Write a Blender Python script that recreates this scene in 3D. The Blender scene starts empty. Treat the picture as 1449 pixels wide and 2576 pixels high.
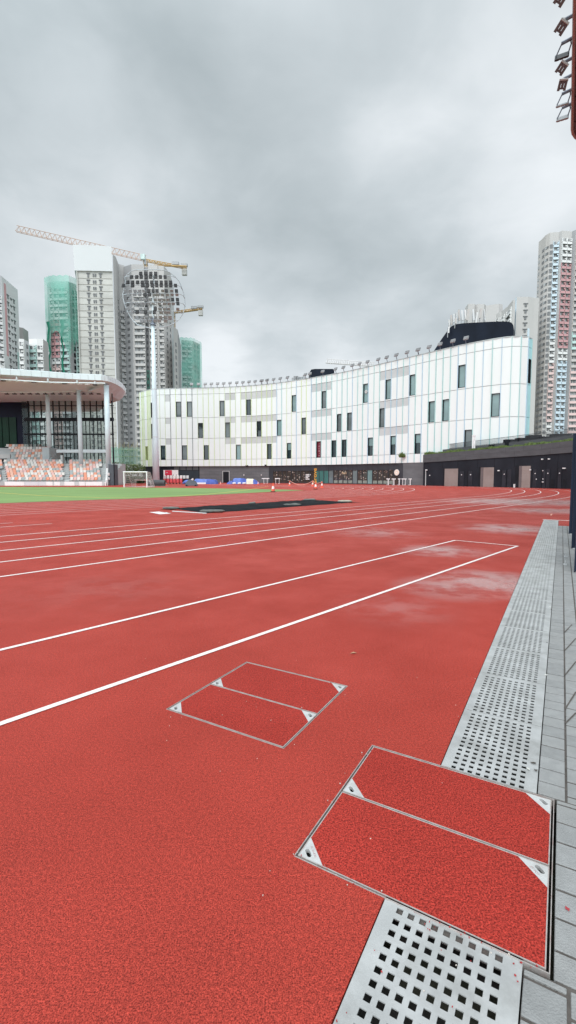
import bpy, bmesh, math, random
from mathutils import Vector, Matrix, noise
from mathutils.geometry import tessellate_polygon
random.seed(7)
R = math.radians
sc = bpy.context.scene
COL = sc.collection

# ------------------------------------------------------------------ camera model (used to measure where things stand)
F, CX, CY, VH, H = 1186.1, 724.5, 1288.0, 1197.4, 1.36
TILT = math.atan((CY - VH) / F)
ct, st = math.cos(TILT), math.sin(TILT)
def ray(u, v):
    x = (u - CX) / F; y = -(v - CY) / F
    return Vector((x, ct + y * st, -st + y * ct))
def gp(u, v, z=0.0):
    r = ray(u, v); k = (z - H) / r.z
    return Vector((r.x * k, r.y * k, z))
def at(u, v, Y):
    r = ray(u, v); k = Y / r.y
    return Vector((r.x * k, Y, H + r.z * k))
def zv(v, Y):
    return at(CX, v, Y).z

# drain axes: s runs along the drain, w to its right
O2 = Vector((.107, 1.0735)); E2 = Vector((.5015, .8652)); R2 = Vector((.8652, -.5015))
def sw(s, w, z=0.0):
    p = O2 + E2 * s + R2 * w
    return Vector((p.x, p.y, z))
DA = math.atan2(.8652, .5015)
# track axes: a along the straight, n across it
TA = R(47.3); TD = Vector((math.cos(TA), math.sin(TA))); TN = Vector((-math.sin(TA), math.cos(TA)))
def an(a, n, z=0.0):
    p = TD * a + TN * n
    return Vector((p.x, p.y, z))

# ------------------------------------------------------------------ materials
MATS = {}
def mat(name, col, rough=.6, var=.12, scale=3.0, bump=0.0, bscale=None, metal=0.0, spec=.5, dirt=None, dscale=.4, damt=.4, stretch=None, world=False):
    if name in MATS: return MATS[name]
    m = bpy.data.materials.new(name); m.use_nodes = True
    nt = m.node_tree; N = nt.nodes; L = nt.links
    b = N['Principled BSDF']; b.inputs['Roughness'].default_value = rough; b.inputs['Metallic'].default_value = metal
    b.inputs['Specular IOR Level'].default_value = spec
    tc = N.new('ShaderNodeTexCoord'); vec = tc.outputs['Object']
    if world: vec = N.new('ShaderNodeNewGeometry').outputs['Position']
    if stretch:
        mp = N.new('ShaderNodeMapping'); mp.inputs['Scale'].default_value = stretch
        L.new(vec, mp.inputs['Vector']); vec = mp.outputs['Vector']
    n = N.new('ShaderNodeTexNoise'); n.inputs['Scale'].default_value = scale; n.inputs['Detail'].default_value = 5
    L.new(vec, n.inputs['Vector'])
    r = N.new('ShaderNodeValToRGB'); L.new(n.outputs['Fac'], r.inputs['Fac'])
    r.color_ramp.elements[0].position = .3; r.color_ramp.elements[1].position = .7
    lo = tuple(c * (1 - var) for c in col); hi = tuple(min(1, c * (1 + var)) for c in col)
    r.color_ramp.elements[0].color = lo + (1,); r.color_ramp.elements[1].color = hi + (1,)
    out = r.outputs['Color']
    if dirt:
        n2 = N.new('ShaderNodeTexNoise'); n2.inputs['Scale'].default_value = dscale; n2.inputs['Detail'].default_value = 7
        n2.inputs['Roughness'].default_value = .65
        L.new(vec, n2.inputs['Vector'])
        mr = N.new('ShaderNodeMapRange'); mr.inputs[1].default_value = .45; mr.inputs[2].default_value = .7; mr.inputs[4].default_value = damt
        L.new(n2.outputs['Fac'], mr.inputs[0])
        mx = N.new('ShaderNodeMix'); mx.data_type = 'RGBA'; mx.inputs[7].default_value = tuple(dirt) + (1,)
        L.new(mr.outputs[0], mx.inputs[0]); L.new(out, mx.inputs[6]); out = mx.outputs[2]
    L.new(out, b.inputs['Base Color'])
    if bump:
        n3 = N.new('ShaderNodeTexNoise'); n3.inputs['Scale'].default_value = bscale or scale * 4; n3.inputs['Detail'].default_value = 4
        L.new(vec, n3.inputs['Vector'])
        bp = N.new('ShaderNodeBump'); bp.inputs['Strength'].default_value = bump; bp.inputs['Distance'].default_value = .01
        L.new(n3.outputs['Fac'], bp.inputs['Height']); L.new(bp.outputs['Normal'], b.inputs['Normal'])
    MATS[name] = m
    return m

def track_mat(name, lo, hi, wet=True, gs=230.0, seed=0.0):
    """granular rubber: dark and light grains, damp patches that are only smoother"""
    m = bpy.data.materials.new(name); m.use_nodes = True
    nt = m.node_tree; N = nt.nodes; L = nt.links; b = N['Principled BSDF']
    geo = N.new('ShaderNodeNewGeometry'); P = geo.outputs['Position']
    v = N.new('ShaderNodeTexNoise'); v.inputs['Scale'].default_value = gs; v.inputs['Detail'].default_value = 3; v.inputs['Roughness'].default_value = .7
    L.new(P, v.inputs['Vector'])
    rp = N.new('ShaderNodeValToRGB'); L.new(v.outputs['Fac'], rp.inputs['Fac'])
    e = rp.color_ramp.elements; e[0].position = .38; e[0].color = tuple(lo) + (1,); e[1].position = .62; e[1].color = tuple(hi) + (1,)
    # medium clumps
    c = N.new('ShaderNodeTexNoise'); c.inputs['Scale'].default_value = 75; c.inputs['Detail'].default_value = 4
    L.new(P, c.inputs['Vector'])
    big = N.new('ShaderNodeTexNoise'); big.inputs['Scale'].default_value = .9; big.inputs['Detail'].default_value = 6; big.inputs['Roughness'].default_value = .6
    L.new(P, big.inputs['Vector'])
    def mrange(src, a, bb, cc, d):
        x = N.new('ShaderNodeMapRange'); x.inputs[1].default_value = a; x.inputs[2].default_value = bb
        x.inputs[3].default_value = cc; x.inputs[4].default_value = d; L.new(src, x.inputs[0]); return x.outputs[0]
    def math_(op, x, y):
        q = N.new('ShaderNodeMath'); q.operation = op
        for i, t in enumerate((x, y)):
            if isinstance(t, (int, float)): q.inputs[i].default_value = t
            else: L.new(t, q.inputs[i])
        return q.outputs[0]
    k = math_('MULTIPLY', mrange(c.outputs['Fac'], .3, .7, .76, 1.2), mrange(big.outputs['Fac'], .3, .7, .85, 1.12))
    mx = N.new('ShaderNodeMix'); mx.data_type = 'RGBA'; mx.blend_type = 'MULTIPLY'; mx.inputs[0].default_value = 1
    L.new(rp.outputs['Color'], mx.inputs[6]); L.new(k, mx.inputs[7])
    # rare pale grains
    sp = N.new('ShaderNodeTexVoronoi'); sp.inputs['Scale'].default_value = 16; L.new(P, sp.inputs['Vector'])
    fl = mrange(sp.outputs['Distance'], .035, .055, 1, 0)
    cs = N.new('ShaderNodeSeparateColor'); L.new(sp.outputs['Color'], cs.inputs[0])
    keep = math_('GREATER_THAN', cs.outputs[0], .955)
    mx2 = N.new('ShaderNodeMix'); mx2.data_type = 'RGBA'; mx2.inputs[7].default_value = (.62, .5, .42, 1)
    L.new(math_('MULTIPLY', fl, keep), mx2.inputs[0]); L.new(mx.outputs[2], mx2.inputs[6])
    L.new(mx2.outputs[2], b.inputs['Base Color'])
    rough = mrange(big.outputs['Fac'], .35, .65, .74, .56)
    bstr = None
    if wet:
        tot = None
        wn = N.new('ShaderNodeTexNoise'); wn.inputs['Scale'].default_value = 2.1; wn.inputs['Detail'].default_value = 6; wn.inputs['Roughness'].default_value = .6
        L.new(P, wn.inputs['Vector'])
        for (uu, vv, rx, am) in [(1245, 1466, 1.0, 1.35), (1130, 1478, .8, .9), (1000, 1530, .8, .35), (950, 1340, 1.4, .5), (1290, 1330, 1.6, 1.0), (1110, 1385, 1.0, .9), (1300, 1262, 4.5, 1.2), (1410, 1264, 4.5, 1.1), (1380, 1285, 2.2, 1.0), (1440, 1286, 2.2, .9),
                                 (280, 1480, 1.5, .2)]:
            g = gp(uu, vv)
            sb = N.new('ShaderNodeVectorMath'); sb.operation = 'DISTANCE'; L.new(P, sb.inputs[0]); sb.inputs[1].default_value = tuple(g)
            q = mrange(sb.outputs['Value'], 0, rx, am, 0)
            tot = q if tot is None else math_('MAXIMUM', tot, q)
        w = math_('MULTIPLY', tot, mrange(wn.outputs['Fac'], .40, .55, .38, 1.3))
        w = math_('MINIMUM', w, 1.0)
        rough = math_('SUBTRACT', rough, math_('MULTIPLY', w, .36))
        bstr = mrange(w, 0, 1, .6, .10)
        L.new(mrange(w, 0, 1, .24, 1.0), b.inputs['Specular IOR Level'])
        L.new(mrange(w, .1, 1, 0, 1), b.inputs['Coat Weight']); b.inputs['Coat Roughness'].default_value = .38; b.inputs['Coat IOR'].default_value = 1.85
    L.new(rough, b.inputs['Roughness'])
    bp = N.new('ShaderNodeBump'); bp.inputs['Distance'].default_value = .004; bp.inputs['Strength'].default_value = .55
    if bstr is not None: L.new(bstr, bp.inputs['Strength'])
    hh = math_('ADD', v.outputs['Fac'], math_('MULTIPLY', c.outputs['Fac'], 1.2))
    L.new(hh, bp.inputs['Height']); L.new(bp.outputs['Normal'], b.inputs['Normal'])
    if not wet: b.inputs['Specular IOR Level'].default_value = .2
    MATS[name] = m
    return m

def glass_mat(name, col, rough=.06, spec=1.0, tr=0.0):
    m = mat(name, col, rough, .25, .35, spec=spec)
    if tr:
        nt = m.node_tree; N = nt.nodes; L = nt.links
        o = N['Material Output']; t = N.new('ShaderNodeBsdfTransparent'); t.inputs[0].default_value = (.93, .97, .965, 1)
        x = N.new('ShaderNodeMixShader'); x.inputs[0].default_value = tr
        L.new(N['Principled BSDF'].outputs[0], x.inputs[1]); L.new(t.outputs[0], x.inputs[2]); L.new(x.outputs[0], o.inputs[0])
    return m
def net_mat(name, col, tr, scale=.12, stretch=None):
    m = mat(name, col, .9, .35, scale, stretch=stretch)
    nt = m.node_tree; N = nt.nodes; L = nt.links
    o = N['Material Output']; t = N.new('ShaderNodeBsdfTransparent')
    x = N.new('ShaderNodeMixShader')
    tc = N.new('ShaderNodeTexCoord'); n = N.new('ShaderNodeTexNoise'); n.inputs['Scale'].default_value = scale * 1.7; n.inputs['Detail'].default_value = 4
    L.new(tc.outputs['Object'], n.inputs['Vector'])
    mr = N.new('ShaderNodeMapRange'); mr.inputs[1].default_value = .35; mr.inputs[2].default_value = .65
    mr.inputs[3].default_value = max(0, tr - .18); mr.inputs[4].default_value = min(1, tr + .18)
    L.new(n.outputs['Fac'], mr.inputs[0]); L.new(mr.outputs[0], x.inputs[0])
    L.new(N['Principled BSDF'].outputs[0], x.inputs[1]); L.new(t.outputs[0], x.inputs[2]); L.new(x.outputs[0], o.inputs[0])
    return m

RED = track_mat('red_rubber', (.155, .0115, .0075), (.565, .068, .045))
REDL = track_mat('red_rubber_lid', (.14, .009, .006), (.53, .052, .036), wet=False, gs=180)
TURF = mat('turf', (.17, .275, .085), .9, .16, .12, .3, 60, dirt=(.13, .20, .06), dscale=.5, damt=.5)
LINE = mat('line_paint', (.80, .75, .73), .6, .1, 45, dirt=(.62, .35, .32), dscale=26, damt=.5)
YEL = mat('yellow_paint', (.72, .53, .1), .7, .1, 5)
GROUND = mat('ground_soil', (.16, .17, .13), .95, .3, .3)
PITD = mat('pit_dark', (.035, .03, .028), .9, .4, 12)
PLATE = mat('corner_steel', (.52, .53, .53), .4, .08, 9, .1, 90, metal=.1, dirt=(.36, .34, .33), dscale=14, damt=.6)
GRATE = mat('galvanised', (.43, .44, .44), .5, .14, 7, .12, 90, metal=.15, dirt=(.24, .24, .23), dscale=5.5, damt=.65, world=True)
TRIM = mat('steel_trim', (.50, .47, .45), .38, .14, 30, .1, 120, metal=.4, dirt=(.42, .2, .18), dscale=22, damt=.5)
GAL = mat('steel_plain', (.56, .58, .59), .4, .08, 3, metal=.3)
SILT = mat('silt', (.40, .40, .37), .9, .25, 9, .4, 60, dirt=(.25, .22, .18), dscale=3)
PAVE = mat('paver', (.275, .28, .28), .85, .10, 20, .5, 160, dirt=(.22, .22, .21), dscale=2.5, damt=.5)
PAVE2 = mat('paver_dark', (.245, .25, .25), .85, .10, 20, .5, 160)
JOINT = mat('joint_sand', (.085, .075, .068), .95, .3, 30)
WHITEP = mat('facade_white', (.77, .825, .815), .45, .02, .25, dirt=(.63, .69, .68), dscale=.16, damt=.3, stretch=(1, 1, .25))
GREYP = mat('facade_grey', (.52, .55, .55), .5, .05, .6)
SEAM = mat('facade_seam', (.44, .50, .50), .6, .05, 1)
FYEL = mat('fin_lime', (.60, .72, .40), .5, .06, 1)
FTEAL = mat('fin_teal', (.38, .60, .59), .5, .06, 1)
FBLUE = mat('fin_blue', (.42, .58, .68), .5, .06, 1)
FDARK = mat('fin_dark', (.16, .18, .18), .5, .06, 1)
FPALE = mat('fin_pale', (.62, .72, .52), .5, .05, 1)
TEALP = mat('teal_panel', (.36, .66, .70), .5, .05, 1)
G_DARK = glass_mat('glass_dark', (.012, .03, .035), .05)
G_TEAL = glass_mat('glass_teal_reflect', (.19, .31, .31), .08)  # sky reflection put into this and the grey glass colour
G_GREY = glass_mat('glass_grey', (.14, .18, .185), .08)
G_LIME = glass_mat('glass_lime', (.13, .16, .03), .2)
G_SHOP = glass_mat('glass_shop', (.05, .042, .036), .07, .8)
G_GREEN = glass_mat('glass_green_film', (.05, .17, .15), .15)
G_STAND = glass_mat('glass_stand', (.05, .10, .10), .04, .8, .82)
STONE = mat('stone_dark', (.080, .084, .092), .8, .16, .8, .3, 9, dirt=(.055, .056, .06), dscale=.5, damt=.6, stretch=(1, 1, 3))
STONEL = mat('stone_grey', (.125, .13, .138), .7, .12, .6, .3, 9, dirt=(.085, .088, .095), dscale=.5, damt=.7, stretch=(.6, .6, 2.5))
BLACKP = mat('panel_black', (.018, .021, .028), .45, .25, .4, spec=.15)
BLACKM = mat('panel_frame_black', (.012, .014, .018), .5, .2, 2, spec=.15)
NAVY = mat('steel_navy', (.018, .026, .045), .35, .2, 1.2, spec=.15)
ROOFB = mat('roof_black', (.008, .012, .022), .5, .3, .5, spec=.15)
SHUT = mat('shutter_tan', (.30, .25, .23), .4, .1, .5, metal=.3, dirt=(.36, .35, .33), dscale=.8)
COLM = mat('column_white', (.64, .76, .81), .4, .04, 1.2)
WMET = mat('white_metal', (.68, .77, .80), .4, .04, 1.2, dirt=(.6, .62, .66), dscale=.3, damt=.4)
WPAINT = mat('white_paint', (.8, .8, .8), .5, .05, 3)
ROOFU = mat('soffit', (.66, .78, .83), .6, .06, .3)
LAMPB = mat('lamp_black', (.02, .021, .024), .5, .3, 3)
LAMPG = mat('lamp_grey', (.33, .34, .35), .4, .15, 3, metal=.3)
LAMPF = mat('lamp_face', (.12, .13, .14), .25, .2, 6)
ARM = mat('arm_steel', (.17, .2, .25), .45, .2, 4, metal=.3)
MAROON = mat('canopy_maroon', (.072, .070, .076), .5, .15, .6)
CONC = mat('concrete_raw', (.56, .56, .53), .85, .10, .12, dirt=(.40, .39, .37), dscale=.09, damt=.6, stretch=(1, 1, 2))
TGREY = mat('tower_grey', (.48, .475, .47), .8, .06, .06, dirt=(.36, .35, .35), dscale=.03, damt=.4)  # tower paints kept pale, distance haze put into the colour
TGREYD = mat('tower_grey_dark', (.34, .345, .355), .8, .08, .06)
TTAN = mat('tower_tan', (.52, .51, .50), .8, .05, .05)
TBEIGE = mat('tower_beige', (.52, .50, .48), .8, .05, .05)
TLIGHT = mat('tower_light', (.56, .575, .59), .8, .05, .05)
TWHITE = mat('tower_white', (.74, .745, .74), .7, .04, .1)
TBLUE = mat('tower_blue', (.58, .69, .76), .7, .05, .1)
TMINT = mat('tower_mint', (.48, .66, .63), .7, .05, .1)
TRED = mat('tower_red_hazed', (.54, .31, .32), .7, .08, .1)  # red paled, haze put into the paint
TPINK = mat('tower_pink', (.70, .54, .52), .7, .05, .1)
WIN = glass_mat('window_dark_hazed', (.15, .155, .16), .2, .6)  # lightened glass, haze put into its colour
WINL = glass_mat('window_light', (.33, .35, .36), .25, .6)
SLAB = mat('slab_dark', (.25, .26, .26), .8, .1, .2)
NETG = net_mat('net_green', (.18, .50, .40), .50, .07, (1, 1, .35))
NETL = net_mat('net_green_light', (.24, .60, .50), .50, .07, (1, 1, .35))
NETD = mat('net_rope', (.02, .20, .13), .9, .2, .5)
SHEETW = mat('sheet_white', (.66, .68, .69), .7, .03, .05)
CRANE = mat('crane_yellow', (.50, .33, .13), .6, .2, .3)
CRANEP = mat('crane_pink', (.50, .33, .24), .6, .15, .3)
CRANEW = mat('crane_white', (.68, .66, .66), .6, .1, .3)
TARP = mat('tarp_blue', (.035, .075, .36), .45, .25, 1.6, .8, 5)
TARPL = mat('tarp_light_blue', (.10, .17, .5), .5, .2, 1.6, .8, 5)
TARPW = mat('tarp_cream', (.66, .62, .5), .6, .1, 2)
RUB = mat('rubber_black', (.03, .032, .036), .7, .25, 2, spec=.15)
MESHB = mat('sheet_black', (.013, .015, .018), .8, .35, 2.2, 1.0, 9, spec=.06)
BAG = mat('sandbag_grey', (.13, .14, .13), .9, .25, 6, .6, 20)
ORANGE = mat('cone_orange', (.72, .10, .05), .5, .1, 3)
CONEW = mat('cone_white', (.8, .74, .72), .5, .05, 3)
REDP = mat('poster_red', (.62, .03, .07), .5, .05, 2)
TANKR = mat('tank_red', (.62, .06, .07), .4, .1, 2)
TANKW = mat('tank_white', (.68, .64, .63), .4, .08, 2)
MAROONF = mat('banner_maroon', (.15, .012, .03), .5, .2, 2)
PINKM = mat('banner_pink', (.55, .35, .38), .5, .1, 2)
SIGNO = mat('sign_orange', (.85, .40, .05), .5, .05, 2)
LEAF = mat('leaf', (.07, .115, .035), .8, .45, .8)
LEAF2 = mat('leaf_light', (.12, .17, .05), .8, .4, .8)
BARK = mat('bark', (.10, .08, .06), .9, .2, 4)
GRASSM = mat('bank_grass', (.12, .18, .05), .9, .4, 3)
SEATS = [mat('seat_orange', (.66, .27, .17), .5, .1, 2), mat('seat_pink', (.62, .40, .37), .5, .1, 2), mat('seat_cream', (.63, .60, .57), .5, .05, 2),
         mat('seat_grey', (.33, .37, .37), .5, .1, 2), mat('seat_salmon', (.66, .40, .31), .5, .08, 2)]
STEP = mat('stand_concrete', (.40, .42, .42), .8, .08, .8)
GLR = glass_mat('glass_rail', (.45, .55, .55), .1, .6, .5)

# ------------------------------------------------------------------ mesh builder
SPLIT = {'bolt', 'loose_edge', 'unit_box', 'joint_band', 'roller', 'rail', 'white_roll', 'gate_badge', 'lamp', 'winch', 'lamp_strip', 'soffit_joint', 'control_window', 'end_wall', 'rolled_end', 'key_slot', 'low_hatch', 'edge_trim_bar', 'emblem_ring', 'rooftop_unit', 'ledge', 'disc_emblem'}
class MB:
    def __init__(s): s.v = []; s.f = []; s.m = []
    def face(s, pts, mi=0):
        b = len(s.v); s.v += [tuple(p) for p in pts]; s.f.append(tuple(range(b, b + len(pts)))); s.m.append(mi)
    def hexa(s, b4, t4, mi=0):
        """b4, t4: bottom and top loops, counter-clockwise seen from above"""
        n = len(b4); b = len(s.v); s.v += [tuple(p) for p in b4] + [tuple(p) for p in t4]
        s.f.append(tuple(b + i for i in reversed(range(n)))); s.m.append(mi)
        s.f.append(tuple(b + n + i for i in range(n))); s.m.append(mi)
        for i in range(n):
            j = (i + 1) % n; s.f.append((b + i, b + j, b + n + j, b + n + i)); s.m.append(mi)
    def box(s, c, size, rz=0.0, mi=0, M=None):
        x, y, z = (q / 2 for q in size); C = Vector(c)
        m = M if M is not None else Matrix.Rotation(rz, 3, 'Z')
        b4 = [C + m @ Vector(q) for q in ((-x, -y, -z), (x, -y, -z), (x, y, -z), (-x, y, -z))]
        t4 = [C + m @ Vector(q) for q in ((-x, -y, z), (x, -y, z), (x, y, z), (-x, y, z))]
        s.hexa(b4, t4, mi)
    def prism(s, poly, z0, z1, mi=0):
        n = len(poly); A = sum(poly[i][0] * poly[(i + 1) % n][1] - poly[(i + 1) % n][0] * poly[i][1] for i in range(n))
        if A < 0: poly = poly[::-1]
        s.hexa([(p[0], p[1], z0) for p in poly], [(p[0], p[1], z1) for p in poly], mi)
    def tube(s, pts, r, n=8, mi=0, cap=True, closed=False):
        pts = [Vector(p) for p in pts]; m = len(pts); rs = r if isinstance(r, (list, tuple)) else [r] * m
        b = len(s.v); up = None
        for i, p in enumerate(pts):
            if closed: d = pts[(i + 1) % m] - pts[i - 1]
            else: d = pts[min(i + 1, m - 1)] - pts[max(i - 1, 0)]
            d.normalize()
            if up is None: up = Vector((0, 0, 1)) if abs(d.z) < .9 else Vector((1, 0, 0))
            x = d.cross(up)
            if x.length < 1e-4: x = d.cross(Vector((0, 1, 0)))
            x.normalize(); y = x.cross(d); up = y
            for k in range(n):
                a = 2 * math.pi * k / n; s.v.append(tuple(p + (x * math.cos(a) + y * math.sin(a)) * rs[i]))
        for i in range(m if closed else m - 1):
            for k in range(n):
                k2 = (k + 1) % n; i2 = (i + 1) % m
                s.f.append((b + i * n + k, b + i * n + k2, b + i2 * n + k2, b + i2 * n + k)); s.m.append(mi)
        if cap and not closed:
            s.f.append(tuple(b + k for k in reversed(range(n)))); s.m.append(mi)
            s.f.append(tuple(b + (m - 1) * n + k for k in range(n))); s.m.append(mi)
    def bar(s, a, b_, w, mi=0): s.tube([a, b_], w / 2, 4, mi)
    def split(s):
        par = list(range(len(s.v)))
        def find(i):
            while par[i] != i: par[i] = par[par[i]]; i = par[i]
            return i
        for f in s.f:
            r0 = find(f[0])
            for i in f[1:]: par[find(i)] = r0
        out_ = {}
        for f, m in zip(s.f, s.m):
            k = find(f[0])
            if k not in out_: out_[k] = (MB(), {})
            mb, ix = out_[k]
            for i in f:
                if i not in ix: ix[i] = len(mb.v); mb.v.append(s.v[i])
            mb.f.append(tuple(ix[i] for i in f)); mb.m.append(m)
        return [a for a, _ in out_.values()]
    def build(s, name, mats, parent=None, smooth=False):
        if parent is not None and name in SPLIT:
            ps = s.split()
            if len(ps) > 1:
                obs = [p.build1(name, mats, parent, smooth) for p in ps]
                return obs[0]
        return s.build1(name, mats, parent, smooth)
    def build1(s, name, mats, parent=None, smooth=False):
        me = bpy.data.meshes.new(name); me.from_pydata(s.v, [], s.f)
        for m in (mats if isinstance(mats, (list, tuple)) else [mats]): me.materials.append(m)
        me.polygons.foreach_set('material_index', s.m)
        if smooth: me.polygons.foreach_set('use_smooth', [True] * len(s.f))
        bm = bmesh.new(); bm.from_mesh(me); bmesh.ops.recalc_face_normals(bm, faces=bm.faces); bm.to_mesh(me); bm.free()
        me.update()
        return link(bpy.data.objects.new(name, me), parent)
def wloc(o):
    v = Vector(o.location)
    return v if o.parent is None else v
def link(o, parent=None):
    COL.objects.link(o)
    if parent is not None:
        o.parent = parent
        if 'org' in PB.get(parent.name, {}): pass
        o.matrix_parent_inverse = Matrix.Translation(-PW[parent.name])
        PW[o.name] = PW[parent.name] * 0
    else: PW[o.name] = Vector(o.location)
    if parent is not None:
        # child geometry is written in world space, so its own frame is the world frame
        PW[o.name] = Vector(o.location)
    return o
PW = {}; PB = {}
def tag(o, label=None, cat=None, group=None, kind=None):
    if label: o['label'] = label
    if cat: o['category'] = cat
    if group: o['group'] = group
    if kind: o['kind'] = kind
    return o
def thing(name, loc, label, cat, group=None):
    o = bpy.data.objects.new(name, None); o.location = Vector(loc); o.empty_display_size = .2
    COL.objects.link(o); PW[o.name] = Vector(loc)
    return tag(o, label, cat, group)
def struct(o): o['kind'] = 'structure'; return o
def tree_copy(o, parent=None):
    c = o.copy(); COL.objects.link(c)
    if parent is not None: c.parent = parent
    for k in ('label', 'category', 'group'):
        if parent is None and k in c: pass
    PW[c.name] = Vector(c.location)
    for ch in list(o.children): tree_copy(ch, c)
    return c
def bevel(o, w, seg=2):
    md = o.modifiers.new('bevel', 'BEVEL'); md.width = w; md.segments = seg; md.limit_method = 'ANGLE'
    return o
ORD = ['first', 'second', 'third', 'fourth', 'fifth', 'sixth', 'seventh', 'eighth', 'ninth', 'tenth', 'eleventh', 'twelfth', 'thirteenth', 'fourteenth',
       'fifteenth', 'sixteenth', 'seventeenth', 'eighteenth', 'nineteenth', 'twentieth', 'twenty-first', 'twenty-second', 'twenty-third', 'twenty-fourth', 'twenty-fifth']

def text_mesh(txt, size, m, M, parent, name='lettering', ext=.001):
    cu = bpy.data.curves.new('t', 'FONT'); cu.body = txt; cu.size = size; cu.extrude = ext; cu.align_x = 'CENTER'; cu.align_y = 'CENTER'
    t = bpy.data.objects.new('t', cu); COL.objects.link(t)
    dg = bpy.context.evaluated_depsgraph_get(); me = bpy.data.meshes.new_from_object(t.evaluated_get(dg))
    bpy.data.objects.remove(t); me.transform(M); me.materials.clear(); me.materials.append(m)
    return link(bpy.data.objects.new(name, me), parent)

# ------------------------------------------------------------------ flat sheets
def sheet(name, outer, holes, z, m, thick=0.0):
    loops = [[Vector((p[0], p[1], 0)) for p in lp] for lp in [outer] + holes]
    tris = tessellate_polygon(loops); flat = [p for lp in loops for p in lp]
    mb = MB(); mb.v = [(p.x, p.y, z) for p in flat]
    for t in tris: mb.f.append(tuple(t)); mb.m.append(0)
    me = bpy.data.meshes.new(name)
    fs = []
    for t in mb.f:
        a, b, c = (Vector(mb.v[i]) for i in t)
        fs.append(t if (b - a).cross(c - a).z > 0 else t[::-1])
    vs = list(mb.v)
    if thick:
        k = 0
        for lp in loops:
            n = len(lp); b0 = len(vs)
            vs += [(p.x, p.y, z - thick) for p in lp]
            for i in range(n):
                j = (i + 1) % n; fs.append((k + i, k + j, b0 + j, b0 + i))
            k += n
    me.from_pydata(vs, [], fs); me.materials.append(m)
    return link(bpy.data.objects.new(name, me))
def ribbon(name, pts, w, z, m, closed=False):
    pts = [Vector((p[0], p[1])) for p in pts]; n = len(pts); L_, R_ = [], []
    for i, p in enumerate(pts):
        if closed: a, b = pts[i - 1], pts[(i + 1) % n]
        else: a, b = pts[max(i - 1, 0)], pts[min(i + 1, n - 1)]
        d1 = (p - a).normalized() if (p - a).length > 1e-6 else (b - p).normalized()
        d2 = (b - p).normalized() if (b - p).length > 1e-6 else d1
        n1 = Vector((-d1.y, d1.x)); n2 = Vector((-d2.y, d2.x)); q = (n1 + n2).normalized(); k = w / 2 / max(.3, q.dot(n1))
        L_.append(p + q * k); R_.append(p - q * k)
    vs = [(p.x, p.y, z) for p in L_] + [(p.x, p.y, z) for p in R_]
    fs = [(n + i, n + (i + 1) % n, (i + 1) % n, i) for i in range(n if closed else n - 1)]
    me = bpy.data.meshes.new(name); me.from_pydata(vs, [], fs); me.materials.append(m)
    o = link(bpy.data.objects.new(name, me)); return struct(o)

# base ground reaching the horizon
g = MB(); g.face([(-4000, -2000, -.35), (4000, -2000, -.35), (4000, 6000, -.35), (-4000, 6000, -.35)])
struct(g.build('ground', GROUND))

SEND = 15.62                       # far end of the drain
C1 = dict(s0=.405, s1=1.215, w0=-.335, w1=.470, sm=.815)     # large cover
C2 = dict(s0=.962, s1=1.778, w0=-1.505, w1=-.705, sm=1.355)  # small cover
out = [(-90, -14), tuple(sw(-6, 0).xy), tuple(sw(C1['s0'], 0).xy), tuple(sw(C1['s0'], C1['w0']).xy), tuple(sw(C1['s1'], C1['w0']).xy), tuple(sw(C1['s1'], 0).xy),
       tuple(sw(SEND, 0).xy), tuple(sw(SEND, .41).xy), tuple(sw(13.9, .41).xy), tuple(sw(13.9, 1.6).xy), tuple(sw(13.9, 14).xy), (60, 14), (60, 98), (-90, 98)]
hole = [tuple(sw(C2['s0'], C2['w0']).xy), tuple(sw(C2['s1'], C2['w0']).xy), tuple(sw(C2['s1'], C2['w1']).xy), tuple(sw(C2['s0'], C2['w1']).xy)]
struct(sheet('running_track_surface', out, [hole], 0, RED, .05))

# ------------------------------------------------------------------ painted lines
def arcpath(a0, nc, Rr, dl, R2r, end, astart=-40, far=None):
    """straight, then a wide arc of radius Rr up to angle dl, then a tighter one (R2r); angles from the straight's heading"""
    pts = [an(astart, nc - Rr)]
    for i in range(0, 21):
        d = dl * i / 20; pts.append(an(a0 + Rr * math.sin(d), nc - Rr * math.cos(d)))
    ca = a0 + Rr * math.sin(dl) - R2r * math.sin(dl); cn = nc - Rr * math.cos(dl) + R2r * math.cos(dl)
    for i in range(1, 41):
        d = dl + (end - dl) * i / 40; pts.append(an(ca + R2r * math.sin(d), cn - R2r * math.cos(d)))
    return pts
for k, n0 in enumerate((7.12, 8.34, 9.62, 10.84, 11.92)):
    d = n0 - 7.12
    ribbon('lane_line', arcpath(30.6, 61.5, 61.5 - n0, R(20), 18.6 - d, R(150)), .06, .004, LINE)
for n0 in (14.08, 15.14):
    q = arcpath(30.6, 61.5, 61.5 - n0, R(20), 10, R(30)); ribbon('runway_line', [an(-30, n0), an({14.08: 5.3, 15.14: 4.6}[n0], n0)], .046, .004, LINE)
for i in range(9):
    ribbon('lane_line', arcpath(25, 58.3, 40 - 1.06 * i, R(32), 15 - 1.06 * i, R(165)), .06, .004, LINE)
A0, A1, B1, B0 = gp(-60, 1822 + 60 * .344), gp(1302, 1374), gp(1145, 1359.5), gp(-60, 1636 + 60 * .242)
ribbon('relay_box_line', [A0, A1, B1, B0], .046, .004, LINE)
ribbon('drain_end_line', [sw(SEND + .10, -.03), sw(SEND + .08, 1.3)], .12, .004, LINE)
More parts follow.
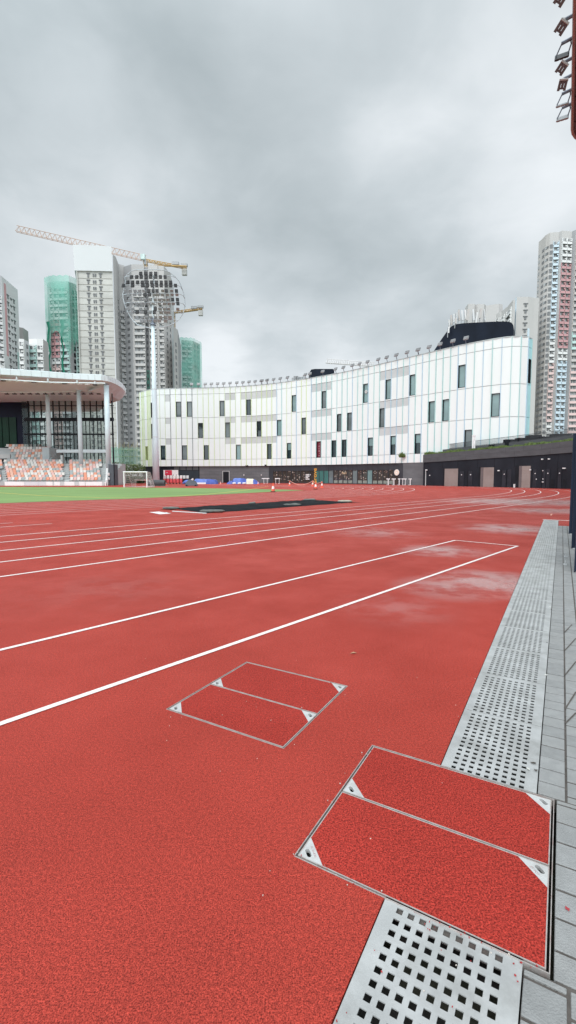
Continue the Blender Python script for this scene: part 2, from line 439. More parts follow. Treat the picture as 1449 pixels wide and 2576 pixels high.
# faint number mark on the track
fm = MB()
for (u0, v0, u1, v1) in [(1326, 1294, 1336, 1294.4), (1336, 1294.3, 1388, 1295.5), (1326, 1292.6, 1336, 1292.9)]:
    a, b = gp(u0, v0), gp(u1, v1); d = (b - a).normalized(); p = Vector((-d.y, d.x, 0)) * .02
    fm.face([q + Vector((0, 0, .0045)) for q in (a - p, b - p, b + p, a + p)])
a, b = gp(1388, 1292.5), gp(1386, 1297); p = Vector((.03, 0, 0)); fm.face([q + Vector((0, 0, .0055)) for q in (a - p, a + p, b + p, b - p)])
struct(fm.build('track_mark', mat('mark_orange', (.62, .30, .22), .7, .2, 30)))

# turf
near = [(0, 2014), (200, 2006), (400, 1999), (520, 1995.5), (700, 1987.5), (870, 1978.5), (1040, 1970), (1150, 1965), (1222, 1961.2)]
farp = [(1150, 1958.5), (1040, 1956.5), (900, 1954), (700, 1951.5), (400, 1948.6), (0, 1947.6)]
q = 1 / 1.59006
tp = [tuple(gp(x * q, v * q).xy) for x, v in near]; p0, p1 = Vector(tp[0]), Vector(tp[1]); tp.insert(0, tuple(p0 + (p0 - p1) * 9))
tf = [tuple(gp(x * q, v * q).xy) for x, v in farp]; p0, p1 = Vector(tf[-1]), Vector(tf[-2]); tf.append(tuple(p0 + (p0 - p1) * 1.2))
struct(sheet('football_turf', tp + tf, [], .006, TURF, .02))
ky = MB()
for a, b in zip(tp[:-1], tp[1:]):
    a, b = Vector(a + (0,)), Vector(b + (0,)); d = (b - a).normalized(); nn = Vector((d.y, -d.x, 0)) * .11
    ky.hexa([a + nn, b + nn, b, a], [x + Vector((0, 0, .014)) for x in (a + nn, b + nn, b, a)])
struct(ky.build('turf_edge_strip', mat('turf_edge', (.22, .10, .07), .9, .2, 3)))
yl = [(-60, 1965), (0, 1971.5), (76, 1977), (160, 1982.5), (276, 1987.5), (400, 1990.8), (500, 1991.6), (593, 1990), (703, 1985.8), (821, 1977.5), (899, 1970.8), (976, 1961.3), (1073, 1946.5)]
ribbon('pitch_line', [gp(x * q, v * q) for x, v in yl], .13, .011, YEL)
# apron below the far stand (red) shows as the same surface; pale throwing mat line near the door
ribbon('far_apron_mark', [gp(525, 1219.3), gp(580, 1219.6)], .5, .004, LINE)

# ------------------------------------------------------------------ paving beside the drain (blocks with open joints)
def paving():
    bed = MB()
    for (s0, s1, w0, w1) in [(-6, C1['s0'] - .0, .405, 3.2), (C1['s0'], C1['s1'], C1['w1'] + .006, 3.2), (C1['s1'], 13.9, .405, 3.2)]:
        pass
    pb = MB()
    def blk(s0, s1, w0, w1, mi, dz=0):
        s0 += .0012; s1 -= .0012
        g_ = .0036; pb.hexa([sw(s0 + g_, w0 + g_, -.05), sw(s0 + g_, w1 - g_, -.05), sw(s1 - g_, w1 - g_, -.05), sw(s1 - g_, w0 + g_, -.05)],
                           [sw(s0 + g_, w0 + g_, dz), sw(s0 + g_, w1 - g_, dz), sw(s1 - g_, w1 - g_, dz), sw(s1 - g_, w0 + g_, dz)], mi)
    rnd = random.Random(3)
    ws = [(.4035, .512), (.514, .612), (.616, .72), (.72, .824), (.824, .928), (.928, 1.03), (1.03, 1.13), (1.13, 1.23)]
    def run(sa, sb, w0, w1, L_, ph):
        s = sa - ph
        while s < sb - .004:
            x0, x1 = max(s, sa), min(s + L_, sb)
            if x1 - x0 > .02: blk(x0, x1, w0, w1, 0 if rnd.random() < .8 else 1, rnd.uniform(-.002, .0015))
            s += L_
    for ci, (w0, w1) in enumerate(ws):
        ph = .055 if ci % 2 else 0
        run(-1.2, C1['s0'] - .012, w0, w1, .112, ph); run(C1['s1'] + .008, 13.9, w0, w1, .111, ph + .01)
        d = .0715 if ci == 0 else .0735
        run(C1['s0'] - .01, C1['s1'] + .006, w0 + d - (0 if ci else .0), w1 + .0735, .117, ph + .02)
    o = struct(pb.build('paving', [PAVE, PAVE2])); bevel(o, .002, 1)
    sb = MB(); sb.hexa([sw(-3, .485, -.06), sw(-3, 3.2, -.06), sw(13.9, 3.2, -.06), sw(13.9, .485, -.06)], [sw(-3, .485, -.0045), sw(-3, 3.2, -.0045), sw(13.9, 3.2, -.0045), sw(13.9, .485, -.0045)])
    for (s0, s1) in ((-3, C1['s0'] - .008), (C1['s1'] + .008, 13.9)):
        sb.hexa([sw(s0, .4065, -.06), sw(s0, .4845, -.06), sw(s1, .4845, -.06), sw(s1, .4065, -.06)], [sw(s0, .4065, -.0055), sw(s0, .4845, -.0055), sw(s1, .4845, -.0055), sw(s1, .4065, -.0055)])
    struct(sb.build('paving_bed', JOINT))
    # smooth kerb strip and asphalt beyond the paving, out of the frame
paving()
for (x0, y0, x1, y1) in ((880, 1520, 967, 1428), (886, 1725, 1013, 1585), (888, 2008, 1013, 1852), (890, 2395, 1013, 2200), (893, 2560, 1013, 2440)):
    ribbon('paving_cut', [gp((1950 + x0 / 2.862) / 1.59006, (2000 + y0 / 2.862) / 1.59006), gp((1950 + x1 / 2.862) / 1.59006, (2000 + y1 / 2.862) / 1.59006)], .0085, .0026, JOINT)
# red paint drip on a paver, small
dp = MB(); c = sw(.655, .512, .0035); dp.face([c + Vector((math.cos(a) * rr, math.sin(a) * rr, 0)) for a, rr in zip([i * math.pi / 4 for i in range(8)], (.008, .005, .011, .006, .007, .005, .010, .006))])
struct(dp.build('paint_drip', mat('drip', (.35, .04, .05), .7, .1, 5)))

# drain trench
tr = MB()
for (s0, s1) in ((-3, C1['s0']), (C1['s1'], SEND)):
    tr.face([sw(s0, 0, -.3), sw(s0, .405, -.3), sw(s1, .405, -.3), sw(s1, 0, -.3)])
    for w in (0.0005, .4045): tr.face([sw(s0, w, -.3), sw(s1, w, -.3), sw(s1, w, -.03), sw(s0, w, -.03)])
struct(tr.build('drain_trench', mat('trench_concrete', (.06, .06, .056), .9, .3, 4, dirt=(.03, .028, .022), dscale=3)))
# silt filling a stretch of the drain
sl = MB(); n = 60
for i in range(n):
    s0, s1 = 5.6 + 5.4 * i / n, 5.6 + 5.4 * (i + 1) / n
    h = lambda s: -.0135 - .02 * max(0, abs((s - 8.3) / 2.7) - .72) ** 1 * 4
    sl.face([sw(s0, .003, h(s0)), sw(s0, .402, h(s0)), sw(s1, .402, h(s1)), sw(s1, .003, h(s1))])
tag(sl.build('silt', SILT), 'pale silt packed under the middle stretch of the drain grates', 'silt', kind='stuff')

# perforated grates
PIT, CW, HO, HC = .0405, .0357, .0105, .0098
def grate_mesh(L_, first, nrow, w0=.004, W=.4025):
    """plate with square holes, origin at its near left corner, x along w, y along s"""
    xs = [0]; 
    for k in range(9): c = .0575 - w0 + CW * k; xs += [c - HC, c + HC]
    xs.append(W - w0)
    ys = [0]
    for k in range(nrow): c = first + PIT * k; ys += [c - HO, c + HO]
    ys.append(L_)
    t = .0035; vs = []; fs = []; idx = {}
    def V(i, j, z):
        key = (i, j, z)
        if key not in idx: idx[key] = len(vs); vs.append((xs[i], ys[j], z))
        return idx[key]
    nx, ny = len(xs) - 1, len(ys) - 1
    hole = lambda i, j: i % 2 == 1 and j % 2 == 1 and 0 < i < nx and 0 < j < ny
    for i in range(nx):
        for j in range(ny):
            if hole(i, j):
                for (a, b) in (((i, j), (i + 1, j)), ((i + 1, j), (i + 1, j + 1)), ((i + 1, j + 1), (i, j + 1)), ((i, j + 1), (i, j))):
                    fs.append((V(*a, -t), V(*b, -t), V(*b, 0), V(*a, 0)))
            else:
                fs.append((V(i, j, 0), V(i + 1, j, 0), V(i + 1, j + 1, 0), V(i, j + 1, 0)))
                fs.append((V(i, j, -t), V(i, j + 1, -t), V(i + 1, j + 1, -t), V(i + 1, j, -t)))
    for i in range(nx):
        for j, z in ((0, 0), (ny, 0)): fs.append((V(i, j, 0), V(i, j, -t), V(i + 1, j, -t), V(i + 1, j, 0)))
    for j in range(ny):
        for i in (0, nx): fs.append((V(i, j, 0), V(i, j, -t), V(i, j + 1, -t), V(i, j + 1, 0)))
    # folded side flanges below the plate
    for x0, x1 in ((0.0, .004), (W - w0 - .004, W - w0)):
        b = len(vs); y0, y1 = .002, L_ - .002
        vs += [(x0 + .0004, y0, -.045), (x1 - .0004, y0, -.045), (x1 - .0004, y1, -.045), (x0 + .0004, y1, -.045), (x0 + .0004, y0, -.0040), (x1 - .0004, y0, -.0040), (x1 - .0004, y1, -.0040), (x0 + .0004, y1, -.0040)]
        fs += [(b, b + 1, b + 2, b + 3), (b, b + 1, b + 5, b + 4), (b + 1, b + 2, b + 6, b + 5), (b + 2, b + 3, b + 7, b + 6), (b + 3, b, b + 4, b + 7), (b + 4, b + 5, b + 6, b + 7)]
    me = bpy.data.meshes.new('drain_grate'); me.from_pydata(vs, [], fs); me.materials.append(GRATE); me.update()
    return me
GR = 'perforated drain grates laid end to end'
def put_grate(me, s, label, dz=0.0):
    o = bpy.data.objects.new('drain_grate', me); o.location = sw(s, .004, -.001 + dz); o.rotation_euler = (0, 0, DA - math.pi / 2)
    COL.objects.link(o); PW[o.name] = Vector(o.location); return tag(o, label, 'drain grate', GR)
put_grate(grate_mesh(.6, .6 + .019 - PIT * 14, 15), C1['s0'] - .018 - .6 + .02, 'perforated metal drain grate below the large red cover, cut by the bottom of the photo')
L0 = .625
put_grate(grate_mesh(L0 - .004, .003 + .012, 15), C1['s1'] + .008, 'perforated metal drain grate touching the far side of the large red cover')
gm = grate_mesh(.5965, .0165, 14); gs = [gm, gm]
s = C1['s1'] + .008 + L0; i = 1
rnd = random.Random(5)
while s < SEND - .3:
    extra = ''
    if 5.7 < s < 10.7: extra = ', its holes filled with silt'
    put_grate(gm, s, '%s perforated metal drain grate counted from the large red cover%s' % (ORD[i], extra), rnd.uniform(-.0015, .0015)); s += .6; i += 1

# ------------------------------------------------------------------ recessed track covers
def cover(C, corners, label_f, label_l):
    s0, s1, w0, w1, sm = C['s0'], C['s1'], C['w0'], C['w1'], C['sm']
    T = .006
    pit = MB()
    pit.face([sw(s0 + .001, w0 + .001, -.12), sw(s0 + .001, w1 - .001, -.12), sw(s1 - .001, w1 - .001, -.12), sw(s1 - .001, w0 + .001, -.12)])
    struct(pit.build('cover_pit', PITD))
    fr = thing('cover_frame', sw((s0 + s1) / 2, (w0 + w1) / 2, 0), label_f, 'cover frame')
    f = MB()
    def bar(sa, sb, wa, wb, z0, z1, mb): mb.hexa([sw(sa, wa, z0), sw(sa, wb, z0), sw(sb, wb, z0), sw(sb, wa, z0)], [sw(sa, wa, z1), sw(sa, wb, z1), sw(sb, wb, z1), sw(sb, wa, z1)])
    t = .0032
    bar(s0 + .0005, s0 + t, w0 + t, w1 - t, -.06, .002, f); bar(s1 - t, s1 - .0005, w0 + t, w1 - t, -.06, .002, f)
    bar(s0, s1, w0 + .0005, w0 + t, -.06, .0022, f); bar(s0, s1, w1 - t, w1 - .0005, -.06, .0022, f)
    f.build('rim', TRIM, fr)
    ld = MB()
    for (sa, sb, wa, wb) in ((s0 + t, s0 + t + .02, w0 + t, w1 - t), (s1 - t - .02, s1 - t, w0 + t, w1 - t), (sm - .03, sm + .03, w0 + t, w1 - t)): bar(sa, sb, wa, wb, -.055, -.032, ld)
    ld.build('ledge', PITD, fr)
    for li, (a, b) in enumerate(((s0 + .0105, sm - .0032), (sm + .0032, s1 - .0105))):
        wa, wb = w0 + .0105, w1 - .0105
        lid = thing('track_lid', sw((a + b) / 2, (wa + wb) / 2, -.03), label_l[li], 'access cover', 'red rubber topped access covers')
        tray = MB(); bar(a, b, wa, wb, -.031, -.014, tray); tray.build('tray', GAL, lid)
        edge = MB(); e = .0038
        for q4 in ((a, a + e, wa, wb), (b - e, b, wa, wb)): bar(*q4, -.0135, .0012, edge)
        for q4 in ((a + e, b - e, wa, wa + e), (a + e, b - e, wb - e, wb)): bar(*q4, -.0135, .0010, edge)
        edge.build('edge_trim', TRIM, lid)
        # corner plates: this lid's near-left (or far-right) corners
        K = .094
        cs = corners[li]       # list of (sc, wc, ds, dw)
        poly = []
        pts = {(0, 0): (a + e, wa + e), (0, 1): (a + e, wb - e), (1, 1): (b - e, wb - e), (1, 0): (b - e, wa + e)}
        order = [(0, 0), (0, 1), (1, 1), (1, 0)]
        for oi, key in enumerate(order):
            ps, pw = pts[key]
            if key in cs:
                ds = 1 if key[0] == 0 else -1; dw = 1 if key[1] == 0 else -1
                along_s = (ps + ds * K, pw); along_w = (ps, pw + dw * K)
                # polygon goes (0,0)->(0,1)->(1,1)->(1,0): entering along w on s=0 side etc.
                if key in ((0, 0), (1, 1)): poly += [along_s, along_w]
                else: poly += [along_w, along_s]
                plate = MB()
                # plate with a real slot: ring of quads between triangle and slot outline
                P0, P1, P2 = Vector((ps, pw)), Vector(along_s), Vector(along_w)
                ctr = P0 * .47 + P1 * .265 + P2 * .265; dd = (P2 - P1).normalized(); nn = Vector((-dd.y, dd.x))
                sl_ = []
                for k in range(16):
                    an_ = 2 * math.pi * k / 16; x = math.cos(an_) * .0085; y = math.sin(an_) * .0085; x += .0105 if x > 0 else -.0105
                    sl_.append(ctr + dd * x + nn * y)
                loops = [[Vector((p.x, p.y, 0)) for p in (P0, P1, P2)], [Vector((p.x, p.y, 0)) for p in sl_]]
                flat = loops[0] + loops[1]
                for tri in tessellate_polygon(loops): plate.face([sw(flat[i_].x, flat[i_].y, .0006) for i_ in tri])
                for k in range(16):
                    p, q_ = sl_[k], sl_[(k + 1) % 16]; plate.face([sw(p.x, p.y, .0006), sw(q_.x, q_.y, .0006), sw(q_.x, q_.y, -.0136), sw(p.x, p.y, -.0136)])
                cp = plate.build('corner_plate', PLATE, lid)
                sb_ = MB(); sb_.face([sw(p.x, p.y, -.0134) for p in sl_]); sb_.build('key_slot', mat('slot_shade', (.006, .006, .006), .9, .1, 5, spec=.05), cp)  # black face closing the slot, the hole's shade put into colour
                txt = cs[key]
                if txt:
                    c2 = P0 * .16 + P1 * .42 + P2 * .42
                    wc = sw(c2.x, c2.y, .0008); pA, pB = sw(P1.x, P1.y), sw(P2.x, P2.y); X = (pB - pA).normalized() * txt[1]; Y_ = Vector((-X.y, X.x, 0))
                    M = Matrix.Translation(wc) @ Matrix(((X.x, Y_.x, 0, 0), (X.y, Y_.y, 0, 0), (0, 0, 1, 0), (0, 0, 0, 1)))
                    text_mesh(txt[0], .012, mat('etched', (.34, .22, .22), .6, .2, 60), M, cp, 'etched_letters', .0002)
            else: poly.append((ps, pw))
        top = MB(); zt = .0005
        top.face([sw(p[0], p[1], zt) for p in poly]); n_ = len(poly)
        for i_ in range(n_):
            p, q_ = poly[i_], poly[(i_ + 1) % n_]; top.face([sw(p[0], p[1], zt), sw(q_[0], q_[1], zt), sw(q_[0], q_[1], -.0138), sw(p[0], p[1], -.0138)])
        top.build('rubber_infill', REDL, lid)
cover(C1, [{(0, 0): ('TOP M  N', -1), (1, 1): ('ST POY', -1)}, {(0, 0): None, (1, 1): None}], 'steel frame of the large twin cover between the drain grates',
      ['red rubber lid with steel corners, nearer half of the large cover', 'red rubber lid with steel corners, farther half of the large cover'])
cover(C2, [{(0, 0): None, (1, 1): None}, {(0, 0): None, (1, 1): None}], 'steel frame of the smaller twin cover out in the track',
      ['red rubber lid, nearer half of the smaller cover by the thick white line', 'red rubber lid, farther half of the smaller cover by the thick white line'])

# ------------------------------------------------------------------ navy posts and brackets at the right edge
for i, (u, v, lab) in enumerate([(1430.6, 1343, 'dark navy steel panel at the right edge, farthest of three'), (1437.2, 1379.5, 'dark navy steel panel at the right edge, middle of three'),
                            (1443.8, 1439.5, 'dark navy steel panel at the right edge, nearest and reaching lowest')]):
    p = gp(u, v); o = thing('steel_panel', p, lab, 'steel panel', 'navy steel panels at the right edge')
    wv = Vector((R2.x, R2.y, 0)); sv = Vector((E2.x, E2.y, 0)); ht = (2.35, 2.5, 2.9)[i]
    def bx(s0, s1, w0, w1, z0, z1, mb):
        c = lambda s_, w_, z: p + sv * s_ + wv * w_ + Vector((0, 0, z))
        mb.hexa([c(s0, w0, z0), c(s0, w1, z0), c(s1, w1, z0), c(s1, w0, z0)], [c(s0, w0, z1), c(s0, w1, z1), c(s1, w1, z1), c(s1, w0, z1)])
    m1 = MB(); bx(0, .05, 0, 1.1, .0, ht, m1); bevel(m1.build('panel', NAVY, o), .006)
    m2 = MB(); bx(-.025, -.002, .0, .045, .02, ht - .02, m2); m2.build('edge_rib', NAVY, o)
    m3 = MB(); bx(-.03, -.006, .12, .16, .04, .06, m3); bx(-.03, -.006, .12, .16, .09, .11, m3); m3.build('bolt', GAL, o)
    m4 = MB(); bx(-.12, .16, .02, .6, 0.002, .012, m4); m4.build('base_plate', GAL, o)
for (x, y, lab, h_) in [(888, 700, 'small galvanised bracket on the paving by the nearest navy panel', .05), (895, 610, 'small galvanised clip on the paving beyond the bracket', .03)]:
    p = gp((1950 + x / 2.862) * q, (2000 + (y + 40) / 2.862) * q); b = thing('bracket', p, lab, 'bracket')
    m1 = MB(); m1.box(p + Vector((0, 0, .006)), (.05, .12, .008), DA - 1.57); m1.build('plate', GAL, b)
    m1 = MB(); m1.box(p + Vector((0, 0, .01 + h_ / 2)), (.006, .11, h_), DA - 1.57); m1.build('upright', GAL, b)

# ------------------------------------------------------------------ long jump pit cover
def pitcover():
    A, B = gp(825 * q, 2053.5 * q), gp(1403 * q, 2010.5 * q); Dq, Cq = gp(697 * q, 2035.5 * q), gp(1238 * q, 2001 * q)
    o = thing('sandpit_cover', (A + B + Cq + Dq) / 4, 'black sheet weighed down over the long jump sandpit', 'pit cover')
    mb = MB(); nx, ny = 60, 14
    def P(i, j):
        a, b = i / nx, j / ny; p = (A * (1 - a) + B * a) * (1 - b) + (Dq * (1 - a) + Cq * a) * b
        e = min(a, 1 - a, b * .35, (1 - b) * .35) * 12; h = .02 + .05 * min(1, e) + .06 * abs(noise.noise(Vector((p.x * 1.3, p.y * 2.2, 0)))) * min(1, e + .3)
        if j in (0, ny) or i in (0, nx): h = .006; p = p + Vector((noise.noise(p * 1.3), noise.noise(p * 1.7 + Vector((3, 1, 0))), 0)) * .12
        return (p.x, p.y, h)
    for i in range(nx + 1):
        for j in range(ny + 1): mb.v.append(P(i, j))
    for i in range(nx):
        for j in range(ny):
            a = i * (ny + 1) + j; mb.f.append((a, a + ny + 1, a + ny + 2, a + 1)); mb.m.append(0)
    mb.build('sheet', MESHB, o, True)
    tl = MB()
    for (u0, v0, u1, v1) in [(697, 2035.5, 630, 2036.6), (1395, 2008, 1450, 2009.4)]:
        a, b = gp(u0 * q, v0 * q, .03), gp(u1 * q, v1 * q, .012); w = Vector((0, .22, 0)); tl.face([a - w, b, a + w])
    tl.build('loose_edge', MESHB, o)
    # pale kerb at the near-left side
    k = MB(); a, b = gp(690 * q, 2046.5 * q), gp(826 * q, 2054.8 * q); k.tube([a + Vector((0, 0, .01)), b + Vector((0, 0, .01))], .025, 6); k.build('kerb_board', GREYP, o)
    for (x, y, L_, lab, rz) in [(685, 2035, .95, 'grey sandbag at the left tip of the black pit cover', .2), (849, 2047.5, 1.3, 'long grey sandbag on the near left corner of the pit cover', .15),
                        (1169, 2021, 1.2, 'grey sandbag lying on the middle of the pit cover near edge', .3), (1239, 2000, .95, 'lumpy grey sandbag on the far edge of the pit cover', .1),
                        (1380, 2006.5, 1.1, 'pale sandbag at the right tip of the black pit cover', .15), (1008, 2015, .5, 'small sandbag halfway along the far edge of the pit cover', .1)]:
        c = gp(x * q, (y + 3) * q); bag = MB(); n1, n2 = 12, 8
        for i in range(n1 + 1):
            t_ = i / n1; xx = (t_ - .5) * L_ * .72; rr = max(.02, (1 - abs(2 * t_ - 1) ** 3)) ** .5
            for k_ in range(n2):
                a_ = 2 * math.pi * k_ / n2
                p = Vector((xx, math.cos(a_) * .15 * rr, .06 + math.sin(a_) * .06 * rr + .03 * noise.noise(Vector((xx * 4, k_, x)))))
                bag.v.append(tuple(c + Matrix.Rotation(rz, 3, 'Z') @ p))
        for i in range(n1):
            for k_ in range(n2): bag.f.append((i * n2 + k_, i * n2 + (k_ + 1) % n2, (i + 1) * n2 + (k_ + 1) % n2, (i + 1) * n2 + k_)); bag.m.append(0)
        bg = bag.build('sandbag', [BAG if x != 1380 else mat('sandbag_pale', (.42, .40, .33), .9, .2, 6)], None, True); tag(bg, lab, 'sandbag', 'sandbags on the pit cover')
    tb = MB(); tb.face([gp(x * q, v * q, .005) for x, v in ((596, 2048.5), (636, 2046.4), (686, 2053.5), (640, 2056.8))]); tb.face([gp(x * q, v * q, .0055) for x, v in ((641, 2050.4), (668, 2049.2), (672, 2050.4), (646, 2051.8))], 1)
    tag(tb.build('takeoff_board', [WPAINT, GREYP]), 'white take-off board at the left end of the sandpit', 'take-off board')
pitcover()

# ------------------------------------------------------------------ wall paths
class Path:
    def __init__(s, pts):
        s.p = [Vector((a[0], a[1])) for a in pts]; s.L = [0]
        for a, b in zip(s.p, s.p[1:]): s.L.append(s.L[-1] + (b - a).length)
    def at(s, t):
        i = 0
        while i < len(s.L) - 2 and s.L[i + 1] < t: i += 1
        f = (t - s.L[i]) / (s.L[i + 1] - s.L[i]); return s.p[i].lerp(s.p[i + 1], f)
    def nrm(s, t):
        d = (s.at(min(t + .3, s.L[-1])) - s.at(max(t - .3, 0))).normalized(); n = Vector((d.y, -d.x))
        return n      # towards the camera for a path that runs left to right
    def byu(s, u, v=1190):
        r = ray(u, v)
        for i in range(len(s.p) - 1):
            a, b = s.p[i], s.p[i + 1]; d = b - a; den = r.x * d.y - r.y * d.x
            if abs(den) < 1e-9: continue
            f = (a.y * r.x - a.x * r.y) / -den
            if -1e-6 <= f <= 1 + 1e-6:
                return s.L[i] + f * d.length
        return s.L[-1] if u > CX else 0
def smoothpath(pts, n=8):
    P = [Vector((p[0], p[1])) for p in pts]; out_ = []
    for i in range(len(P) - 1):
        p0 = P[max(i - 1, 0)]; p1, p2 = P[i], P[i + 1]; p3 = P[min(i + 2, len(P) - 1)]
        for k in range(n):
            t = k / n; out_.append(.5 * ((2 * p1) + (p2 - p0) * t + (2 * p0 - 5 * p1 + 4 * p2 - p3) * t * t + (3 * p1 - p0 - 3 * p2 + p3) * t ** 3))
    out_.append(P[-1]); return out_
ZT = 18.7
def ptop(u, v, z=ZT):
    r = ray(u, v); k = (z - H) / r.z; return (r.x * k, r.y * k)
fac = smoothpath([ptop(*a) for a in [(350, 988), (362, 984), (385, 980), (420, 978.3), (510, 976.5), (600, 973), (700, 964), (830, 943.5), (942, 920), (1069, 890.5), (1165, 868.5), (1250, 852.5), (1293, 847.5), (1316, 847.5)]], 6)
e_ = fac[-1]; fac += [e_ + Vector((.7, .2)), e_ + Vector((1.3, .6)), e_ + Vector((1.75, 1.15)), e_ + Vector((2.1, 2.5)), e_ + Vector((2.6, 6)), e_ + Vector((3.2, 14))]
s_ = fac[0]; fac = [s_ + Vector((-.6, 6)), s_ + Vector((-.45, 2))] + fac
FP = Path(fac)
def strip_box(mb, path, t0, t1, z0, z1, proud, back, mi=0, nseg=1):
    """a slab that follows the path: front face `proud` before it, rear face `back` behind"""
    for k in range(nseg):
        a, b = t0 + (t1 - t0) * k / nseg, t0 + (t1 - t0) * (k + 1) / nseg
        pa, pb, na, nb = path.at(a), path.at(b), path.nrm(a), path.nrm(b)
        z0a, z0b = (z0(a), z0(b)) if callable(z0) else (z0, z0); z1a, z1b = (z1(a), z1(b)) if callable(z1) else (z1, z1)
        A, B = pa + na * proud, pb + nb * proud; Cc, D_ = pb - nb * back, pa - na * back
        mb.hexa([(A.x, A.y, z0a), (B.x, B.y, z0b), (Cc.x, Cc.y, z0b), (D_.x, D_.y, z0a)], [(A.x, A.y, z1a), (B.x, B.y, z1b), (Cc.x, Cc.y, z1b), (D_.x, D_.y, z1a)], mi)

# ------------------------------------------------------------------ the white building
tL, tR = FP.byu(352, 985), FP.byu(1324, 1000)
def dark_top(t):
    u0, u1 = FP.byu(420), FP.byu(1066); f = min(1, max(0, (t - u0) / (u1 - u0))); return 3.55 + .8 * f
WBASE = 3.3
wb = thing('civic_building', (FP.at(FP.L[-1] * .45).x, FP.at(FP.L[-1] * .45).y, 0), 'long curved white panelled building above a dark stone base', 'building')
NSTR = round((tR - tL) / 1.12); mod = (tR - tL) / NSTR; KS = NSTR / 66.0
nst = int((FP.L[-1]) / mod)
ZR = [(12.95, 16.15, 13.15), (8.85, 11.9, 8.95), (4.75, 7.5, 4.6)]
wins = {0: [(387, 'd'), (451, 'g'), (477, 'g'), (557, 'g'), (623, 'd'), (737, 't'), (814, 'g'), (921, 't'), (981, 't'), (1029, 't'), (1156, 't'), (1321, 'd')],
        1: [(360, 'l'), (381, 'd'), (505, 'd'), (571.5, 'g'), (650, 'd'), (700, 't'), (763, 'g'), (853, 'g'), (880, 'g'), (965, 'g'), (1080, 't'), (1116, 't'), (1236, 't')],
        2: [(368, 'l'), (415, 'd'), (467, 'g'), (520, 'd'), (598.5, 't'), (676, 'd'), (725.5, 'b'), (801.5, 'm'), (840, 'd'), (866, 'd'), (935, 'b'), (995.5, 'b'), (1044.6, 'b'), (1173, 'g')]}
cell = {}
for r_, lst in wins.items():
    for (u, k) in lst:
        t = FP.byu(u, zv and 1100); cell[(int((t - tL) // mod), r_)] = (k, u)
greys = []
for (u0, u1) in ((418, 430), (575, 586), (618, 693), (783, 832), (959, 1018)):
    i0, i1 = int((FP.byu(u0 + 2) - tL) // mod), int((FP.byu(u1 - 2) - tL) // mod); greys += list(range(i0, i1 + 1))
panels = MB(); seams = MB(); fins = [MB(), MB(), MB(), MB(), MB()]
GMAT = {'d': G_DARK, 'g': G_GREY, 't': G_TEAL, 'l': G_LIME, 'm': MAROONF, 'b': G_DARK}
rr = random.Random(11)
